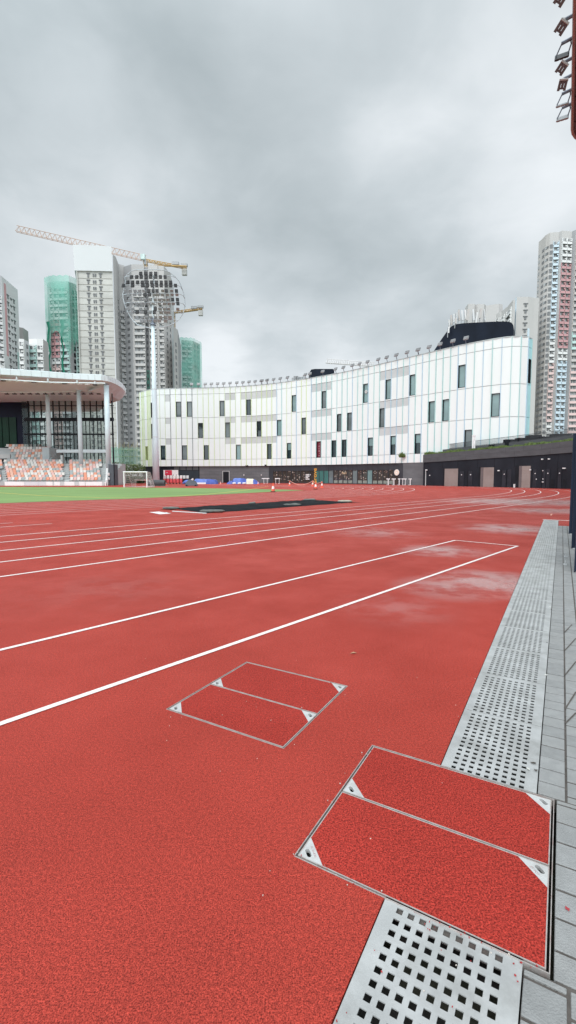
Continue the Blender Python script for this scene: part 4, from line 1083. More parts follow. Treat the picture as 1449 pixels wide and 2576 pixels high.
# ------------------------------------------------------------------ big floodlight mast
mp = at(393, 1213, 78); mp.z = 0
mast = thing('floodlight_mast', mp, 'tall white floodlight mast with an oval ring head before the towers', 'floodlight mast')
def mz(v): return zv(v, 78)
m1 = MB(); m1.tube([mp, mp + Vector((0, 0, mz(1100))), mp + Vector((0, 0, mz(980))), mp + Vector((0, 0, mz(818)))], [.56, .46, .38, .26], 24); m1.build('pole', COLM, mast, True)
m1 = MB(); m1.tube([mp, mp + Vector((0, 0, .12))], .8, 24); m1.build('base_flange', GAL, mast)
m1 = MB(); 
for z, r_ in ((mz(1100), .475), (mz(980), .395)): m1.tube([mp + Vector((0, 0, z)), mp + Vector((0, 0, z + .08))], r_ + .02, 24)
m1.build('joint_band', GAL, mast)
m1 = MB(); m1.tube([mp + Vector((0, 0, mz(818))), mp + Vector((0, 0, mz(812)))], [.5, .3], 12); m1.box(mp + Vector((0, 0, mz(806))), (.9, .5, .6)); m1.build('head_mount', ARM, mast)
def H3(x, y, dy=0):      # zoom coordinates of the head (origin 480,1060, 4.83 px per px)
    return at((480 + x / 4.83) * q, (1060 + y / 4.83) * q, 78 + dy)
top = [(90, 240, 1.2), (150, 180, .9), (230, 110, .5), (330, 92, .2), (500, 90, 0), (700, 90, 0), (850, 98, .2), (950, 135, .4), (1060, 220, .8), (1140, 310, 1.1), (1190, 420, 1.4), (1225, 530, 1.6), (1252, 640, 1.7), (1258, 790, 1.6), (1215, 950, 1.3), (1140, 1050, 1), (1040, 1130, .7), (920, 1180, .4), (800, 1205, .2), (660, 1213, 0), (540, 1208, 0), (430, 1185, .3), (330, 1145, .6), (260, 1085, .9), (200, 1000, 1.1), (140, 890, 1.4), (90, 760, 1.5), (60, 640, 1.6), (55, 560, 1.7), (80, 450, 1.6), (95, 380, 1.5), (110, 300, 1.4)]
m1 = MB(); m1.tube([H3(x, y, d) for x, y, d in top], .07, 8, closed=True); m1.build('ring', mat('ring_grey', (.46, .51, .54), .45, .06, 2), mast, True)
for (y, x0, x1, xl, xr, yr) in ((215, 150, 1000, 85, 1140, 310), (390, 110, 1110, 90, 1205, 480), (560, 130, 1150, 50, 1252, 645), (728, 140, 1160, 85, 1258, 800), (895, 160, 1100, 135, 1215, 955), (1055, 300, 1040, 260, 1105, 1090)):
    m1 = MB(); m1.tube([H3(xl, y + 25, 1.3), H3(x0, y, .6), H3((x0 + x1) / 2, y - 4, 0), H3(x1, y, .5), H3((x1 + xr) / 2 + 15, y + (yr - y) * .3, .9), H3(xr, yr, 1.5)], .06, 6); m1.build('cross_rail', MATS['ring_grey'], mast, True)
m1 = MB(); m1.tube([mp + Vector((0, .1, mz(812))), H3(650, 200, .35)], [.22, .14], 10); m1.build('spine', WMET, mast)
rows = [(165, [400, 495, 595, 688], 'k'), (232, [222, 322, 410, 503, 590, 690, 782, 872], 'k'), (335, [150, 243, 340, 430, 525, 612, 703, 798, 890, 978], 'k'),
        (398, [64, 243, 437, 530, 622, 708, 797, 892, 978, 1074], 'k'), (500, [100, 195, 290, 378, 460], 'g'), (500, [558, 640, 715, 895], 'k'), (500, [825, 998], 'g'), (502, [1090], 'k'),
        (575, [480, 570], 'k'), (575, [170, 280, 380, 660, 730, 820, 915, 1005, 1100], 'g'), (672, [190, 300, 400, 485, 580, 680, 760, 850, 925], 'g'), (668, [1017, 1110], 'k'),
        (745, [1118], 'k'), (748, [230, 320, 410, 470, 560, 640, 760, 860, 950, 1030], 'g'), (850, [150, 245, 400, 490, 780, 860, 940, 1115], 'g'), (845, [680], 'k'), (912, [330, 662, 487], 'k'), (915, [240, 410, 560, 800, 880, 940], 'g'),
        (1010, [330, 430, 520, 600, 690, 780, 880, 965], 'g'), (1075, [680], 'k'), (1078, [420, 490, 580, 760, 880], 'g')]
# one lamp of each finish, then copies
protos = {}
def lampproto(kind):
    m = MB(); m.box((0, 0, 0), (.56, .2, .62)); 
    for j in (-1, 0, 1): m.box((0, -.115, .19 * j), (.5, .03, .05))
    m.tube([(-.22, .12, 0), (-.22, .32, -.05), (.22, .32, -.05), (.22, .12, 0)], .025, 5)
    me = bpy.data.meshes.new('floodlight'); me.from_pydata(m.v, [], m.f); me.materials.append(LAMPB if kind == 'k' else LAMPG); return me
protos = {'k': lampproto('k'), 'g': lampproto('g')}
nl = 0
cand = [(x, y, k) for (y, xs, k) in rows for x in xs]
extra = cand[100:]
for (x, y, k) in cand[:100]:
    o = bpy.data.objects.new('floodlight', protos[k]); o.location = H3(x, y, -.35 + abs(x - 650) / 650 * 1.0)
    o.rotation_euler = (R(-8 if k == 'k' else 35), R((650 - x) / 650 * 6), R((650 - x) / 650 * -28)); link(o, mast); o.scale = (.88, 1, .84 if k == 'k' else .66); nl += 1
if extra:
    m = MB()
    for (x, y, k) in extra:
        p = H3(x, y, -.35 + abs(x - 650) / 650); m.box(p, (.56, .2, .5), M=Matrix.Rotation(R((650 - x) / -24), 3, 'Z') @ Matrix.Rotation(R(35), 3, 'X'))
    m.build('lower_floodlights', LAMPG, mast)['kind'] = 'stuff'

# ------------------------------------------------------------------ near canopy edge with floodlights (top right)
ZC = 20.0
def pc(u, v, z=ZC):
    r = ray(u, v); k = (z - H) / r.z; return Vector((r.x * k, r.y * k, z))
e0, e1 = pc(1445.2, 20), pc(1439.2, 325); ed = (e1 - e0).normalized(); en = Vector((ed.y, -ed.x, 0))
can = thing('stand_canopy', e1, 'maroon roof edge of the near stand, running along the top right edge', 'stand roof')
st_ = e0 - ed * 22; poly = [st_, e1]
cend = pc(1449, 366); 
for k in range(1, 9):
    a = math.pi / 2 * k / 8; poly.append(e1 + ed * (2.0 * math.sin(a)) + en * (2.0 * (1 - math.cos(a))))
poly += [poly[-1] + en * 8, st_ + en * 10]
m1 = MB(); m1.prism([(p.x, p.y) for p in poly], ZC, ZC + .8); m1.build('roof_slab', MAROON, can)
m1 = MB()
for k in range(12):
    a = e1 - ed * (.6 + k * 1.9); m1.hexa([a + Vector((0, 0, -.012)), a + en * 7 + Vector((0, 0, -.012)), a + en * 7 + ed * .04 + Vector((0, 0, -.012)), a + ed * .04 + Vector((0, 0, -.012))], [a + Vector((0, 0, -.002)), a + en * 7 + Vector((0, 0, -.002)), a + en * 7 + ed * .04 + Vector((0, 0, -.002)), a + ed * .04 + Vector((0, 0, -.002))])
m1.build('soffit_joint', BLACKM, can)
m1 = MB(); m1.tube([p + Vector((0, 0, -.02)) for p in poly[:10]], .07, 6); m1.build('edge_trim', mat('trim_pink', (.35, .25, .24), .5, .1, 1), can)
lamps = [(-34, 'f'), (42, 'f'), (98, 'd'), (148, 'f'), (190.5, 'f'), (226.5, 'd'), (262, 'd')]
for i, (v, k) in enumerate(lamps):
    a = pc(1441.5, v); tt = (a - e0).dot(ed); a = e0 + ed * tt
    tip = a - en * .46 + Vector((0, 0, -.02)) - ed * .02; Q = .70
    view = (tip - Vector((0, 0, H))).normalized(); Xv = view.cross(Vector((0, 0, 1))).normalized(); Yv = Xv.cross(view).normalized()
    fl = MB(); fl.tube([a + en * .3 + Vector((0, 0, .1)), tip], .07, 6); arm = fl.build('lamp_arm', ARM, can)
    m2 = MB()
    if k == 'f':
        an_ = R(-42 if i < 4 else -14); across = Xv * math.cos(an_) + Yv * math.sin(an_); lon = -Xv * math.sin(an_) + Yv * math.cos(an_)
        c = tip + (Xv * .02 - Yv * .24 if i < 4 else Xv * .06 - Yv * .27) * Q
        M = Matrix((across * Q, view * Q, lon * Q)).transposed() @ Matrix.Rotation(R(12), 3, 'X')
        for j, of in ((-1, .05), (0, -.03), (1, .05)): m2.box(c + M @ Vector((.185 * j, 0, of * -1)), (.165, .12, .52), M=M)
        for j in (-.5, .5): m2.box(c + M @ Vector((.185 * j, .03, .16)), (.04, .05, .2), M=M); m2.box(c + M @ Vector((.185 * j, .03, -.2)), (.04, .05, .1), M=M)
        m2.build('lamp_head', LAMPF, arm)
        m4 = MB(); m4.tube([tip + Xv * .2 + Yv * .03, c + M @ Vector((-.26, -.02, .27))], .035, 5); m4.tube([tip + Xv * .2, c + M @ Vector((.26, -.02, .2))], .035, 5); m4.tube([c + M @ Vector((-.27, -.03, .28)), c + M @ Vector((.27, -.03, .28))], .05, 5); m4.build('lamp_yoke', GAL, arm)
    else:
        c = tip - Yv * .42 + Xv * .04
        Nn = (Yv + view * (-.28 if i != 5 else -.08)).normalized(); Bx = (Xv * 1.0 + Yv * (-.1 if i != 5 else -.3)).normalized(); Bx = (Bx - Nn * Bx.dot(Nn)).normalized(); By = Nn.cross(Bx)
        M = Matrix((Bx * .84, By * .84, Nn * .84)).transposed()
        m2.box(c, (.66, .6, .07), M=M)
        for j in (-1, 0, 1): m2.box(c + M @ Vector((.2 * j, 0, -.045)), (.17, .56, .03), M=M)
        m2.build('lamp_head', LAMPB if i == 2 else LAMPG, arm)
        m4 = MB(); m4.tube([tip + Xv * .02, c + M @ Vector((-.28, 0, .05))], .03, 5); m4.tube([tip + Xv * .34 + Yv * .05, tip + Xv * .37 - Yv * .12, c + M @ Vector((.28, 0, .05))], .03, 5); m4.tube([tip, tip + Xv * .34 + Yv * .06], .055, 6); m4.build('lamp_yoke', ARM, arm)

# ------------------------------------------------------------------ grandstand (left)
def S(x, y, Y): return at(x * .2604, 880.5 + y * .2604, Y)      # zoom coordinates of the stand
gs_ = thing('grandstand', (-33, 70, 0), 'covered grandstand with white roof and orange, pink and grey seats', 'grandstand')
zt_ = 15.5
rf = []
for (x, y) in ((-500, 150), (-200, 166), (0, 180), (200, 192), (400, 205), (550, 217), (700, 228), (850, 235), (980, 240), (1040, 250), (1090, 266), (1140, 291), (1180, 320), (1205, 350), (1217, 380)):
    r = ray(x * .2604, 880.5 + y * .2604); k = (zt_ - H) / r.z; rf.append(Vector((r.x * k, r.y * k, zt_)))
back = [rf[-1] + Vector((-4.5, 4, 0)), Vector((rf[-1].x - 10, 92, zt_)), Vector((-75, 92, zt_))]
m1 = MB(); n_ = len(rf)
def inn(i, dist, z):
    a, b = rf[max(i - 1, 0)], rf[min(i + 1, n_ - 1)]; d = (b - a).normalized(); nn = Vector((-d.y, d.x, 0)); p = rf[i] + nn * dist; p.z = z; return p
for i in range(n_ - 1):
    lo_ = lambda i, f=.75: rf[i] - Vector((0, 0, .75))
    m1.face([lo_(i), lo_(i + 1), rf[i + 1], rf[i]])
    if i < n_ - 1: m1.face([rf[i], rf[i + 1], inn(i + 1, 1.5, zt_ + .35), inn(i, 1.5, zt_ + .35)])
top_ = [inn(i, 1.5, zt_ + .35) for i in range(n_)]
m1.face(top_ + [Vector((p.x, p.y, zt_ + .35)) for p in back]); m1.build('roof', WMET, gs_)
m1 = MB()
for i in range(1, n_ - 1):
    for f in (0, .5):
        a = rf[i].lerp(rf[i + 1], f); m1.bar(a - Vector((0, .02, .72)), a - Vector((0, .02, .02)), .035)
m1.build('fascia_joint', GREYP, gs_)
m1 = MB()
sd_ = lambda i: 6.5 if i < 7 else max(1.0, 6.5 - (i - 6) * .7)
sof = [inn(i, sd_(i), 13.7) for i in range(n_)]
for i in range(n_ - 1): m1.face([rf[i] - Vector((0, 0, .75)), sof[i], sof[i + 1], rf[i + 1] - Vector((0, 0, .75))])
lp_ = [Vector((p.x, p.y, 0)) for p in sof] + [Vector((p.x, p.y, 0)) for p in back[:]]
for t_ in tessellate_polygon([lp_]): m1.face([(lp_[i].x, lp_[i].y, 13.7) for i in t_])
m1.face([rf[-1] - Vector((0, 0, .75)), sof[-1], Vector((back[0].x, back[0].y, 13.7)), back[0]]); m1.build('soffit', ROOFU, gs_)
# lamp bars under the roof edge
for (pts, Y) in (([(0, 283), (460, 312), (1015, 322)], 64), ([(0, 408), (460, 408), (915, 393)], 70)):
    m1 = MB(); m1.tube([S(x, y, Y + i * .9) for i, (x, y) in enumerate(pts)], .09, 6)
    for (x, dy) in ((160, 32), (462, 30), (745, 28), (918, 24)):
        y = 283 + x * .05 if Y == 64 else 406 - x * .012; m1.bar(S(x, y, Y + x / 600), S(x, y - dy, Y + x / 600), .22)
    m1.build('lamp_bar', WMET, gs_)
for i in range(26):
    row = i % 2; x = 30 + i * 37; y = (296 + x * .045) if row == 0 else 425; p = S(x, y, (64.4 if row == 0 else 70.4) + x / 600); m1 = MB(); m1.box(p, (.55, .3, .12)); m1.box(p + Vector((0, .1, .12)), (.1, .1, .16))
    m1.build('roof_lamp', [WPAINT if row == 0 and i % 8 else LAMPB], gs_)
# columns
for (x, y0, y1, r_, Y) in ((1050, 425, 1142, .36, 69), (783, 440, 1103, .31, 71), (477, 455, 937, .31, 73)):
    b, t = S(x, y1, Y), S(x - 8, y0, Y); m1 = MB(); m1.tube([(b.x, Y, b.z), (b.x, Y, 14.4)], r_, 16); m1.build('column', COLM, gs_, True)
m1 = MB(); a, b = S(552, 992, 75), S(1032, 962, 75); m1.box(((a.x + b.x) / 2, 75, (a.z + b.z) / 2), (b.x - a.x, .5, b.z - a.z)); m1.build('white_beam', WMET, gs_)
# glass curtain wall
YG = 79.0
gl = MB(); a, b = S(235, 1120, YG), S(1030, 440, YG); gl.box(((a.x + b.x) / 2, YG, (a.z + b.z) / 2), (b.x - a.x, .03, b.z - a.z)); gl.build('glass_wall', G_STAND, gs_)
mu = MB()
for x in [275, 333, 400, 455, 515, 575, 635, 695, 757, 815, 875, 935, 995, 1040, 1095]:
    a, b = S(x, 672 if x < 1000 else 1110, YG - .15), S(x, 440, YG - .15); mu.box((a.x, YG - .1, (a.z + b.z) / 2), (.13, .2, b.z - a.z))
for x in [290, 325, 365, 405, 450, 492, 535, 572, 610, 650, 688, 725, 765, 805, 843, 880, 918, 955, 990]:
    a, b = S(x, 1110, YG), S(x, 675, YG); mu.box((a.x, YG - .1, (a.z + b.z) / 2), (.065, .18, b.z - a.z))
for (y, h_) in ((672, .55), (815, .25), (540, .12), (452, .2), (1108, .3)):
    a, b = S(240, y, YG), S(1105, y, YG); mu.box(((a.x + b.x) / 2, YG - .22, a.z), (b.x - a.x, .12, h_))
mu.build('mullion', BLACKM, gs_)
# dark box at the left with glazing, green reflection put into its colour
a, b = S(-500, 1000, 80.2), S(238, 470, 80.2); m1 = MB(); m1.box(((a.x + b.x) / 2, 80.9, (a.z + b.z) / 2), (b.x - a.x, 1.4, b.z - a.z)); m1.build('control_room', mat('control_dark', (.008, .012, .03), .4, .2, .5, spec=.12), gs_)
for (x0, x1) in ((-50, 18), (24, 84), (90, 150)):
    a, b = S(x0, 940, 80), S(x1, 650, 80); m1 = MB(); m1.box(((a.x + b.x) / 2, 80.1, (a.z + b.z) / 2), (b.x - a.x, .1, b.z - a.z)); m1.build('control_window', glass_mat('glass_green_reflect', (.008, .04, .022), .1, .12), gs_)
# terraces
tm_ = MB()
YF = 67.0
x0w, x1w = S(-300, 1270, YF).x, S(1030, 1270, YF).x
NR = 9
zf, zb = .55, 3.25; yb_ = 74.0
for k in range(NR):
    y = YF + .35 + (yb_ - YF - .35) * k / NR; z = zf + (zb - zf) * k / (NR - 1); tm_.box(((x0w + x1w) / 2, (y + yb_ + 1) / 2 + .0, z - .2 + .001 * k), (x1w - x0w - .002 * k, yb_ + 1 - y, .4))
tm_.build('terrace', STEP, gs_)
m1 = MB(); m1.box(((x0w + x1w) / 2, YF + 4, .1), (x1w - x0w - .1, 7, .2)); m1.build('plinth', STEP, gs_)
# front panels white/grey
rp_ = random.Random(8); x = -120
cols_ = [(-200, 45, 'g'), (45, 238, 'w'), (238, 375, 'l'), (375, 445, 'l'), (445, 508, 'w'), (510, 524, 'g'), (526, 580, 'w'), (582, 622, 'g'), (624, 720, 'w'), (722, 765, 'g'), (767, 822, 'w'), (828, 985, 'w'), (987, 1005, 'g'), (1012, 1022, 'w')]
for (x0, x1, k) in cols_:
    a, b = S(x0, 1313, YF), S(x1, 1272, YF); m1 = MB(); m1.box(((a.x + b.x) / 2, YF, (b.z) / 2), (b.x - a.x, .12, b.z)); m1.build('front_panel', {'w': WPAINT, 'g': GREYP if x0 > 400 else STEP, 'l': mat('panel_lilac', (.62, .63, .66), .5, .05, 1)}[k], gs_)
m1 = MB(); a, b = S(-100, 1266, YF), S(1000, 1258, YF); m1.tube([(a.x, YF - .02, a.z), (b.x, YF - .02, a.z + .02)], .025, 5)
m1.build('front_rail', GAL, gs_)
# upper terrace
up = MB(); xa, xb = S(-300, 1000, 76).x, S(498, 1000, 76).x
for k in range(6): 
    y = 75.2 + k * .75; z = 3.7 + k * .46; up.box(((xa + xb) / 2, (y + 80) / 2, z - .25), (xb - xa - .002 * k, 80 - y, .5))
up.build('upper_terrace', STEP, gs_)
m1 = MB(); a, b = S(60, 1100, 74.6), S(600, 1083, 74.6); m1.box(((a.x + b.x) / 2, 74.6, (a.z + b.z) / 2 + .1), (b.x - a.x, .15, .75)); m1.build('walkway_wall', mat('walk_dark', (.10, .12, .13), .6, .1, 1), gs_)
for x in (58, 600):
    a = S(x, 1100, 74.3); m1 = MB(); m1.box((a.x, 74.3, a.z + .6), (.28, .28, 1.5)); m1.build('rail_post', GREYP, gs_)
m1 = MB(); a, b = S(202, 965, 80.0), S(545, 935, 80.0); m1.box(((a.x + b.x) / 2, 79.6, 5.2), (b.x - a.x, .3, 2.3)); a = S(520, 1000, 78); m1.box((a.x, 77.6, 4.2), (1.1, 4.4, 3.4)); m1.build('upper_parapet', mat('parapet', (.48, .54, .56), .7, .05, 1), gs_)
m1 = MB(); a, b = S(-100, 1048, 74), S(100, 1008, 74); m1.box(((a.x + b.x) / 2, 74, (a.z + b.z) / 2), (b.x - a.x, .3, b.z - a.z)); m1.build('vomitory_lintel', STEP, gs_)
m1 = MB(); a, b = S(-100, 1128, 73.9), S(52, 1050, 73.9); m1.box(((a.x + b.x) / 2, 73.95, (a.z + b.z) / 2), (b.x - a.x, .2, b.z - a.z)); m1.build('vomitory_shade_panel', BLACKM, gs_)  # solid black panel, shade of the opening put into its colour
# aisles
for (xl, xr) in ((25, 60), (622, 664), (990, 1028)):
    m1 = MB()
    for k in range(18):
        y = YF + .3 + (yb_ - YF - .3) * k / 18; z = zf + (zb - zf) * k / 17; a, b = S(xl - (k * 1.6 if xl < 100 else 0), 1200, y), S(xr - (k * 1.6 if xl < 100 else 0), 1200, y); m1.box(((a.x + b.x) / 2, y + .3, z), (b.x - a.x, .42, .10))
    m1.build('aisle_steps', mat('aisle', (.46, .49, .49), .8, .05, 1), gs_)
m1 = MB(); 
for k in range(2):
    pa = S(1020 + k * 8, 1275, YF + .2); pb = S(1030 + k * 8, 1105, yb_); m1.hexa([(pa.x, pa.y, 0), (pa.x + .15, pa.y, 0), (pb.x + .15, pb.y, 0), (pb.x, pb.y, 0)], [(pa.x, pa.y, pa.z + .3), (pa.x + .15, pa.y, pa.z + .3), (pb.x + .15, pb.y, pb.z + .3), (pb.x, pb.y, pb.z + .3)])
m1.build('end_wall', WPAINT, gs_)
# seats
seatm = MB(); seatm.box((0, 0, .02), (.43, .36, .05)); seatm.box((0, .19, .22), (.43, .05, .42), M=Matrix.Rotation(R(-12), 3, 'X')); seatm.box((0, .05, -.1), (.08, .12, .2))
smesh = []
for m_ in SEATS:
    me = bpy.data.meshes.new('seat'); me.from_pydata(seatm.v, [], seatm.f); me.materials.append(m_); smesh.append(me)
rs = random.Random(12); sp = []
for k in range(NR):
    y = YF + .62 + (yb_ - YF - .35) * k / NR; z = zf + (zb - zf) * k / (NR - 1) + .24
    for (xl, xr) in ((-200, 22), (66, 618), (668, 985)):
        a, b = S(xl - (k * 4 if xl > 60 and xl < 100 else 0), 1200, y).x, S(xr, 1200, y).x
        if xl == 66: a -= .0
        x = a + .25
        while x < b - .2: sp.append((x, y, z)); x += .5
for k in range(6):
    y = 75.5 + k * .75; z = 3.7 + k * .46 + .22; a, b = S(165 - k * 22, 1000, y).x, S(492, 1000, y).x; x = a + .25
    while x < b: sp.append((x, y, z)); x += .5
near_ = sp[:]; near_.sort(key=lambda p: p[1]); indiv = near_[:100]; rest = near_[100:]
wts = [0, 0, 1, 1, 2, 2, 2, 3, 3, 4, 4]
for p in indiv:
    o = bpy.data.objects.new('seat', smesh[rs.choice(wts)]); o.location = p; link(o, gs_)
m1 = MB()
for p in rest:
    mi = rs.choice(wts); C = Vector(p); m1.box(C + Vector((0, 0, .02)), (.43, .36, .05), mi=mi); m1.box(C + Vector((0, .19, .22)), (.43, .05, .42), mi=mi, M=Matrix.Rotation(R(-12), 3, 'X'))
o = m1.build('seat_rows', SEATS, gs_); o['kind'] = 'stuff'
# dark service block at the stand's end
sbk = thing('service_block', S(1080, 1290, 68), 'dark slate wall block at the right end of the grandstand', 'wall')
a, b = S(1052, 1290, 68), S(1108, 1105, 68); m1 = MB(); m1.box(((a.x + b.x) / 2, 68.6, b.z / 2 + .0), (b.x - a.x, 1.2, b.z)); m1.build('wall', mat('slate_block', (.075, .09, .105), .7, .1, .6), sbk)
m1 = MB(); a, b = S(1104, 1295, 67.8), S(1110, 440, 67.8)
m1.box((a.x, 67.9, 6.5), (.12, .12, 13)); m1.build('corner_post', BLACKM, sbk)
m1 = MB(); p = S(1053, 1212, 67.9); m1.tube([p, p + Vector((0, -.1, .35))], .13, 8); m1.tube([p - Vector((0, 0, .6)), p + Vector((0, -.1, -.3))], .1, 8); m1.build('lamp', WPAINT, sbk)

# ------------------------------------------------------------------ towers
def corner(u, v, z):
    r = ray(u, v); k = (z - H) / r.z; return Vector((r.x * k, r.y * k))
def tower(label, z, corners, wall, faces, depth=16, group='apartment towers behind the stadium', fl=3.1, zmin=8, name='apartment_tower', wmat=None, seed=1, notop=False):
    """corners: (u, v of the roof edge) left to right.  faces[i] = dict(cols=[(frac, w, h, kind)], bays=[...], mat=)"""
    P = [corner(u, v, z) for u, v in corners]
    c = sum((Vector((p.x, p.y)) for p in P), Vector((0, 0))) / len(P)
    o = thing(name, (c.x, c.y, 0), label, 'building', group)
    dirv = c.normalized() * depth
    mb = MB(); poly = P + [P[-1] + dirv, P[0] + dirv]
    mb.prism([(p.x, p.y) for p in poly], 0, z)
    mb.build('wall', wall, o)
    items = []; rs = random.Random(seed)
    for fi, fc in enumerate(faces):
        if not fc or fi >= len(P) - 1: continue
        a, b = P[fi], P[fi + 1]; d = (b - a); L_ = d.length; d.normalize(); nn = Vector((d.y, -d.x)); ang = math.atan2(d.y, d.x)
        if fc.get('skin'):
            m_ = MB(); q0, q1 = a + nn * .06, b + nn * .06; m_.hexa([(q0.x, q0.y, 0), (q1.x, q1.y, 0), (b.x, b.y, 0), (a.x, a.y, 0)], [(q0.x, q0.y, z - .05), (q1.x, q1.y, z - .05), (b.x, b.y, z - .05), (a.x, a.y, z - .05)]); m_.build('facade', fc['skin'], o)
        for (f0, f1, z0f, z1f, m_) in fc.get('stripes', []):
            mm = MB(); q0, q1 = a + d * L_ * f0, a + d * L_ * f1; q2, q3 = q1 + nn * .15, q0 + nn * .15; mm.hexa([(q3.x, q3.y, z * z0f), (q2.x, q2.y, z * z0f), (q1.x, q1.y, z * z0f), (q0.x, q0.y, z * z0f)], [(q3.x, q3.y, z * z1f), (q2.x, q2.y, z * z1f), (q1.x, q1.y, z * z1f), (q0.x, q0.y, z * z1f)]); mm.build('stripe', m_, o)
        nf = int((z - zmin - 2) / fl); off = fc.get('off', 2.4)
        for (fr0, w_, h_, kind) in fc.get('cols', []):
            for k in range(nf):
                zz = z - off - k * fl; p = a + d * L_ * fr0; items.append((p + nn * .12, zz, w_, h_, ang, kind))
        for (f0, f1, colf) in fc.get('bays', []):
            mm = MB(); ml = []; idx = {}
            for k in range(nf):
                zz = z - off - k * fl; m_ = colf(k)
                if m_.name not in idx: idx[m_.name] = len(ml); ml.append(m_)
                q0, q1 = a + d * L_ * f0, a + d * L_ * f1; mp_ = (q0 + q1) / 2 + nn * .35
                w_ = (q1 - q0).length; mm.box((mp_.x, mp_.y, zz - 1.15), (w_, .7, 1.15), ang, idx[m_.name])
                mm.box((mp_.x + nn.x * .12, mp_.y + nn.y * .12, zz - 1.78), (w_ + .1, .9, .12), ang, len(ml) if False else idx[m_.name])
                mm.box((q1.x + nn.x * .55 - d.x * .5, q1.y + nn.y * .55 - d.y * .5, zz + .1 + .25 * ((k * 7) % 3)), (.8, .5, .55), ang, len(ml) and idx[m_.name])
                for q_ in (q0, q1): mm.box((q_.x + nn.x * .3, q_.y + nn.y * .3, zz + .35), (.28, .55, 1.9), ang, idx[m_.name])
                nw = max(2, int(w_ / 1.3))
                for j in range(nw):
                    p = q0 + (q1 - q0) * ((j + .5) / nw); items.append((p + nn * .1, zz + .3, w_ / nw * .62, 1.55, ang, 'w' if rs.random() < .6 else 'l'))
            ml.append(SLAB); si = len(ml) - 1; sm = mm
            for k in range(nf):
                zz = z - off - k * fl; q0, q1 = a + d * L_ * f0, a + d * L_ * f1; mp_ = (q0 + q1) / 2 + nn * .45; sm.box((mp_.x, mp_.y, zz - 1.93), ((q1 - q0).length + .2, 1.0, .16), ang, si)
            mm.build('bay_front', ml, o)
        for (f0, f1, mm_) in fc.get('ribs', []):
            m_ = MB(); q0, q1 = a + d * L_ * f0, a + d * L_ * f1; q2, q3 = q1 + nn * .8, q0 + nn * .8
            m_.hexa([(q3.x, q3.y, 0), (q2.x, q2.y, 0), (q1.x, q1.y, 0), (q0.x, q0.y, 0)], [(q3.x, q3.y, z - .3), (q2.x, q2.y, z - .3), (q1.x, q1.y, z - .3), (q0.x, q0.y, z - .3)]); m_.build('rib_wall', mm_, o)
        for hz in fc.get('bands', []):
            m_ = MB()
            for k in range(nf):
                zz = z - off - k * fl - 1.35; mp_ = (a + b) / 2; m_.box((mp_.x + nn.x * .07, mp_.y + nn.y * .07, zz + rs.uniform(-.15, .15)), (L_ - .4, .14, .12), ang)
            m_.build('floor_line', hz, o)
    cache = {}
    items.sort(key=lambda t: (t[0].length) + random.Random(int(t[1] * 10)).random() * 0)
    vis = items[:100]; rest = items[100:]
    def wm(kind): return {'w': WIN, 'l': WINL, 'k': BLACKM}[kind if kind in 'wlk' else 'w']
    for (p, zz, w_, h_, ang, kind) in vis:
        key = (round(w_, 2), round(h_, 2), kind)
        if key not in cache:
            m_ = MB(); 
            if kind == 'c': m_.box((0, 0, h_ / 4), (w_, .3, h_ / 2 - .1)); m_.box((0, 0, -h_ / 4), (w_, .3, h_ / 2 - .1))
            elif kind == 't': m_.box((0, 0, h_ / 2 - .2), (w_ * 2.2, .35, .4)); m_.box((0, 0, -.25), (w_, .3, h_ - .6))
            else: m_.box((0, 0, 0), (w_, .22, h_))
            me = bpy.data.meshes.new('window'); me.from_pydata(m_.v, [], m_.f); me.materials.append(wm(kind)); cache[key] = me
        ob = bpy.data.objects.new('window', cache[key]); ob.location = (p.x, p.y, zz); ob.rotation_euler = (0, 0, ang); link(ob, o)
    if rest:
        m_ = MB()
        for (p, zz, w_, h_, ang, kind) in rest:
            mi = 1 if kind == 'l' else 0
            if kind == 't': m_.box((p.x, p.y, zz + h_ / 2 - .2), (w_ * 2.2, .35, .4), ang, mi); m_.box((p.x, p.y, zz - .25), (w_, .3, h_ - .6), ang, mi)
            elif kind == 'c': m_.box((p.x, p.y, zz + h_ / 4), (w_, .3, h_ / 2 - .1), ang, mi); m_.box((p.x, p.y, zz - h_ / 4), (w_, .3, h_ / 2 - .1), ang, mi)
            else: m_.box((p.x, p.y, zz), (w_, .22, h_), ang, mi)
        m_.build('window_rows', [WIN, WINL], o)['kind'] = 'stuff'
    return o, P, dirv
def const(m): return lambda k: m
# concrete tower
Z5 = 101.0
o5, P5, d5 = tower('raw concrete tower in the middle of the left group, white sheet on its top', Z5, [(192, 681), (283, 683)], CONC,
    [dict(cols=[(.325, .8, 2.1, 't'), (.665, .8, 2.1, 't'), (.47, .6, 1.5, 'c'), (.525, .6, 1.5, 'c')], ribs=[(.02, .04, CONC)], bands=[mat('floor_joint', (.38, .36, .33), .9, .2, .5)], off=2.0)], depth=18)
a, b = P5; d_ = (b - a); nn = Vector((d_.y, -d_.x)).normalized(); m1 = MB(); zt5 = zv(617, a.y)
m1.hexa([(*(a + nn * .8 - d_ * .03), Z5 - .2), (*(b + nn * .8 + d_ * .012), Z5 - .2), (*(b + d5 + d_ * .01), Z5 - .2), (*(a + d5 - d_ * .03), Z5 - .2)], [(*(a + nn * .8 - d_ * .06), zt5), (*(b + nn * .8), zt5 - .4), (*(b + d5), zt5), (*(a + d5 - d_ * .03), zt5)])
m1.build('white_sheeting', SHEETW, o5)
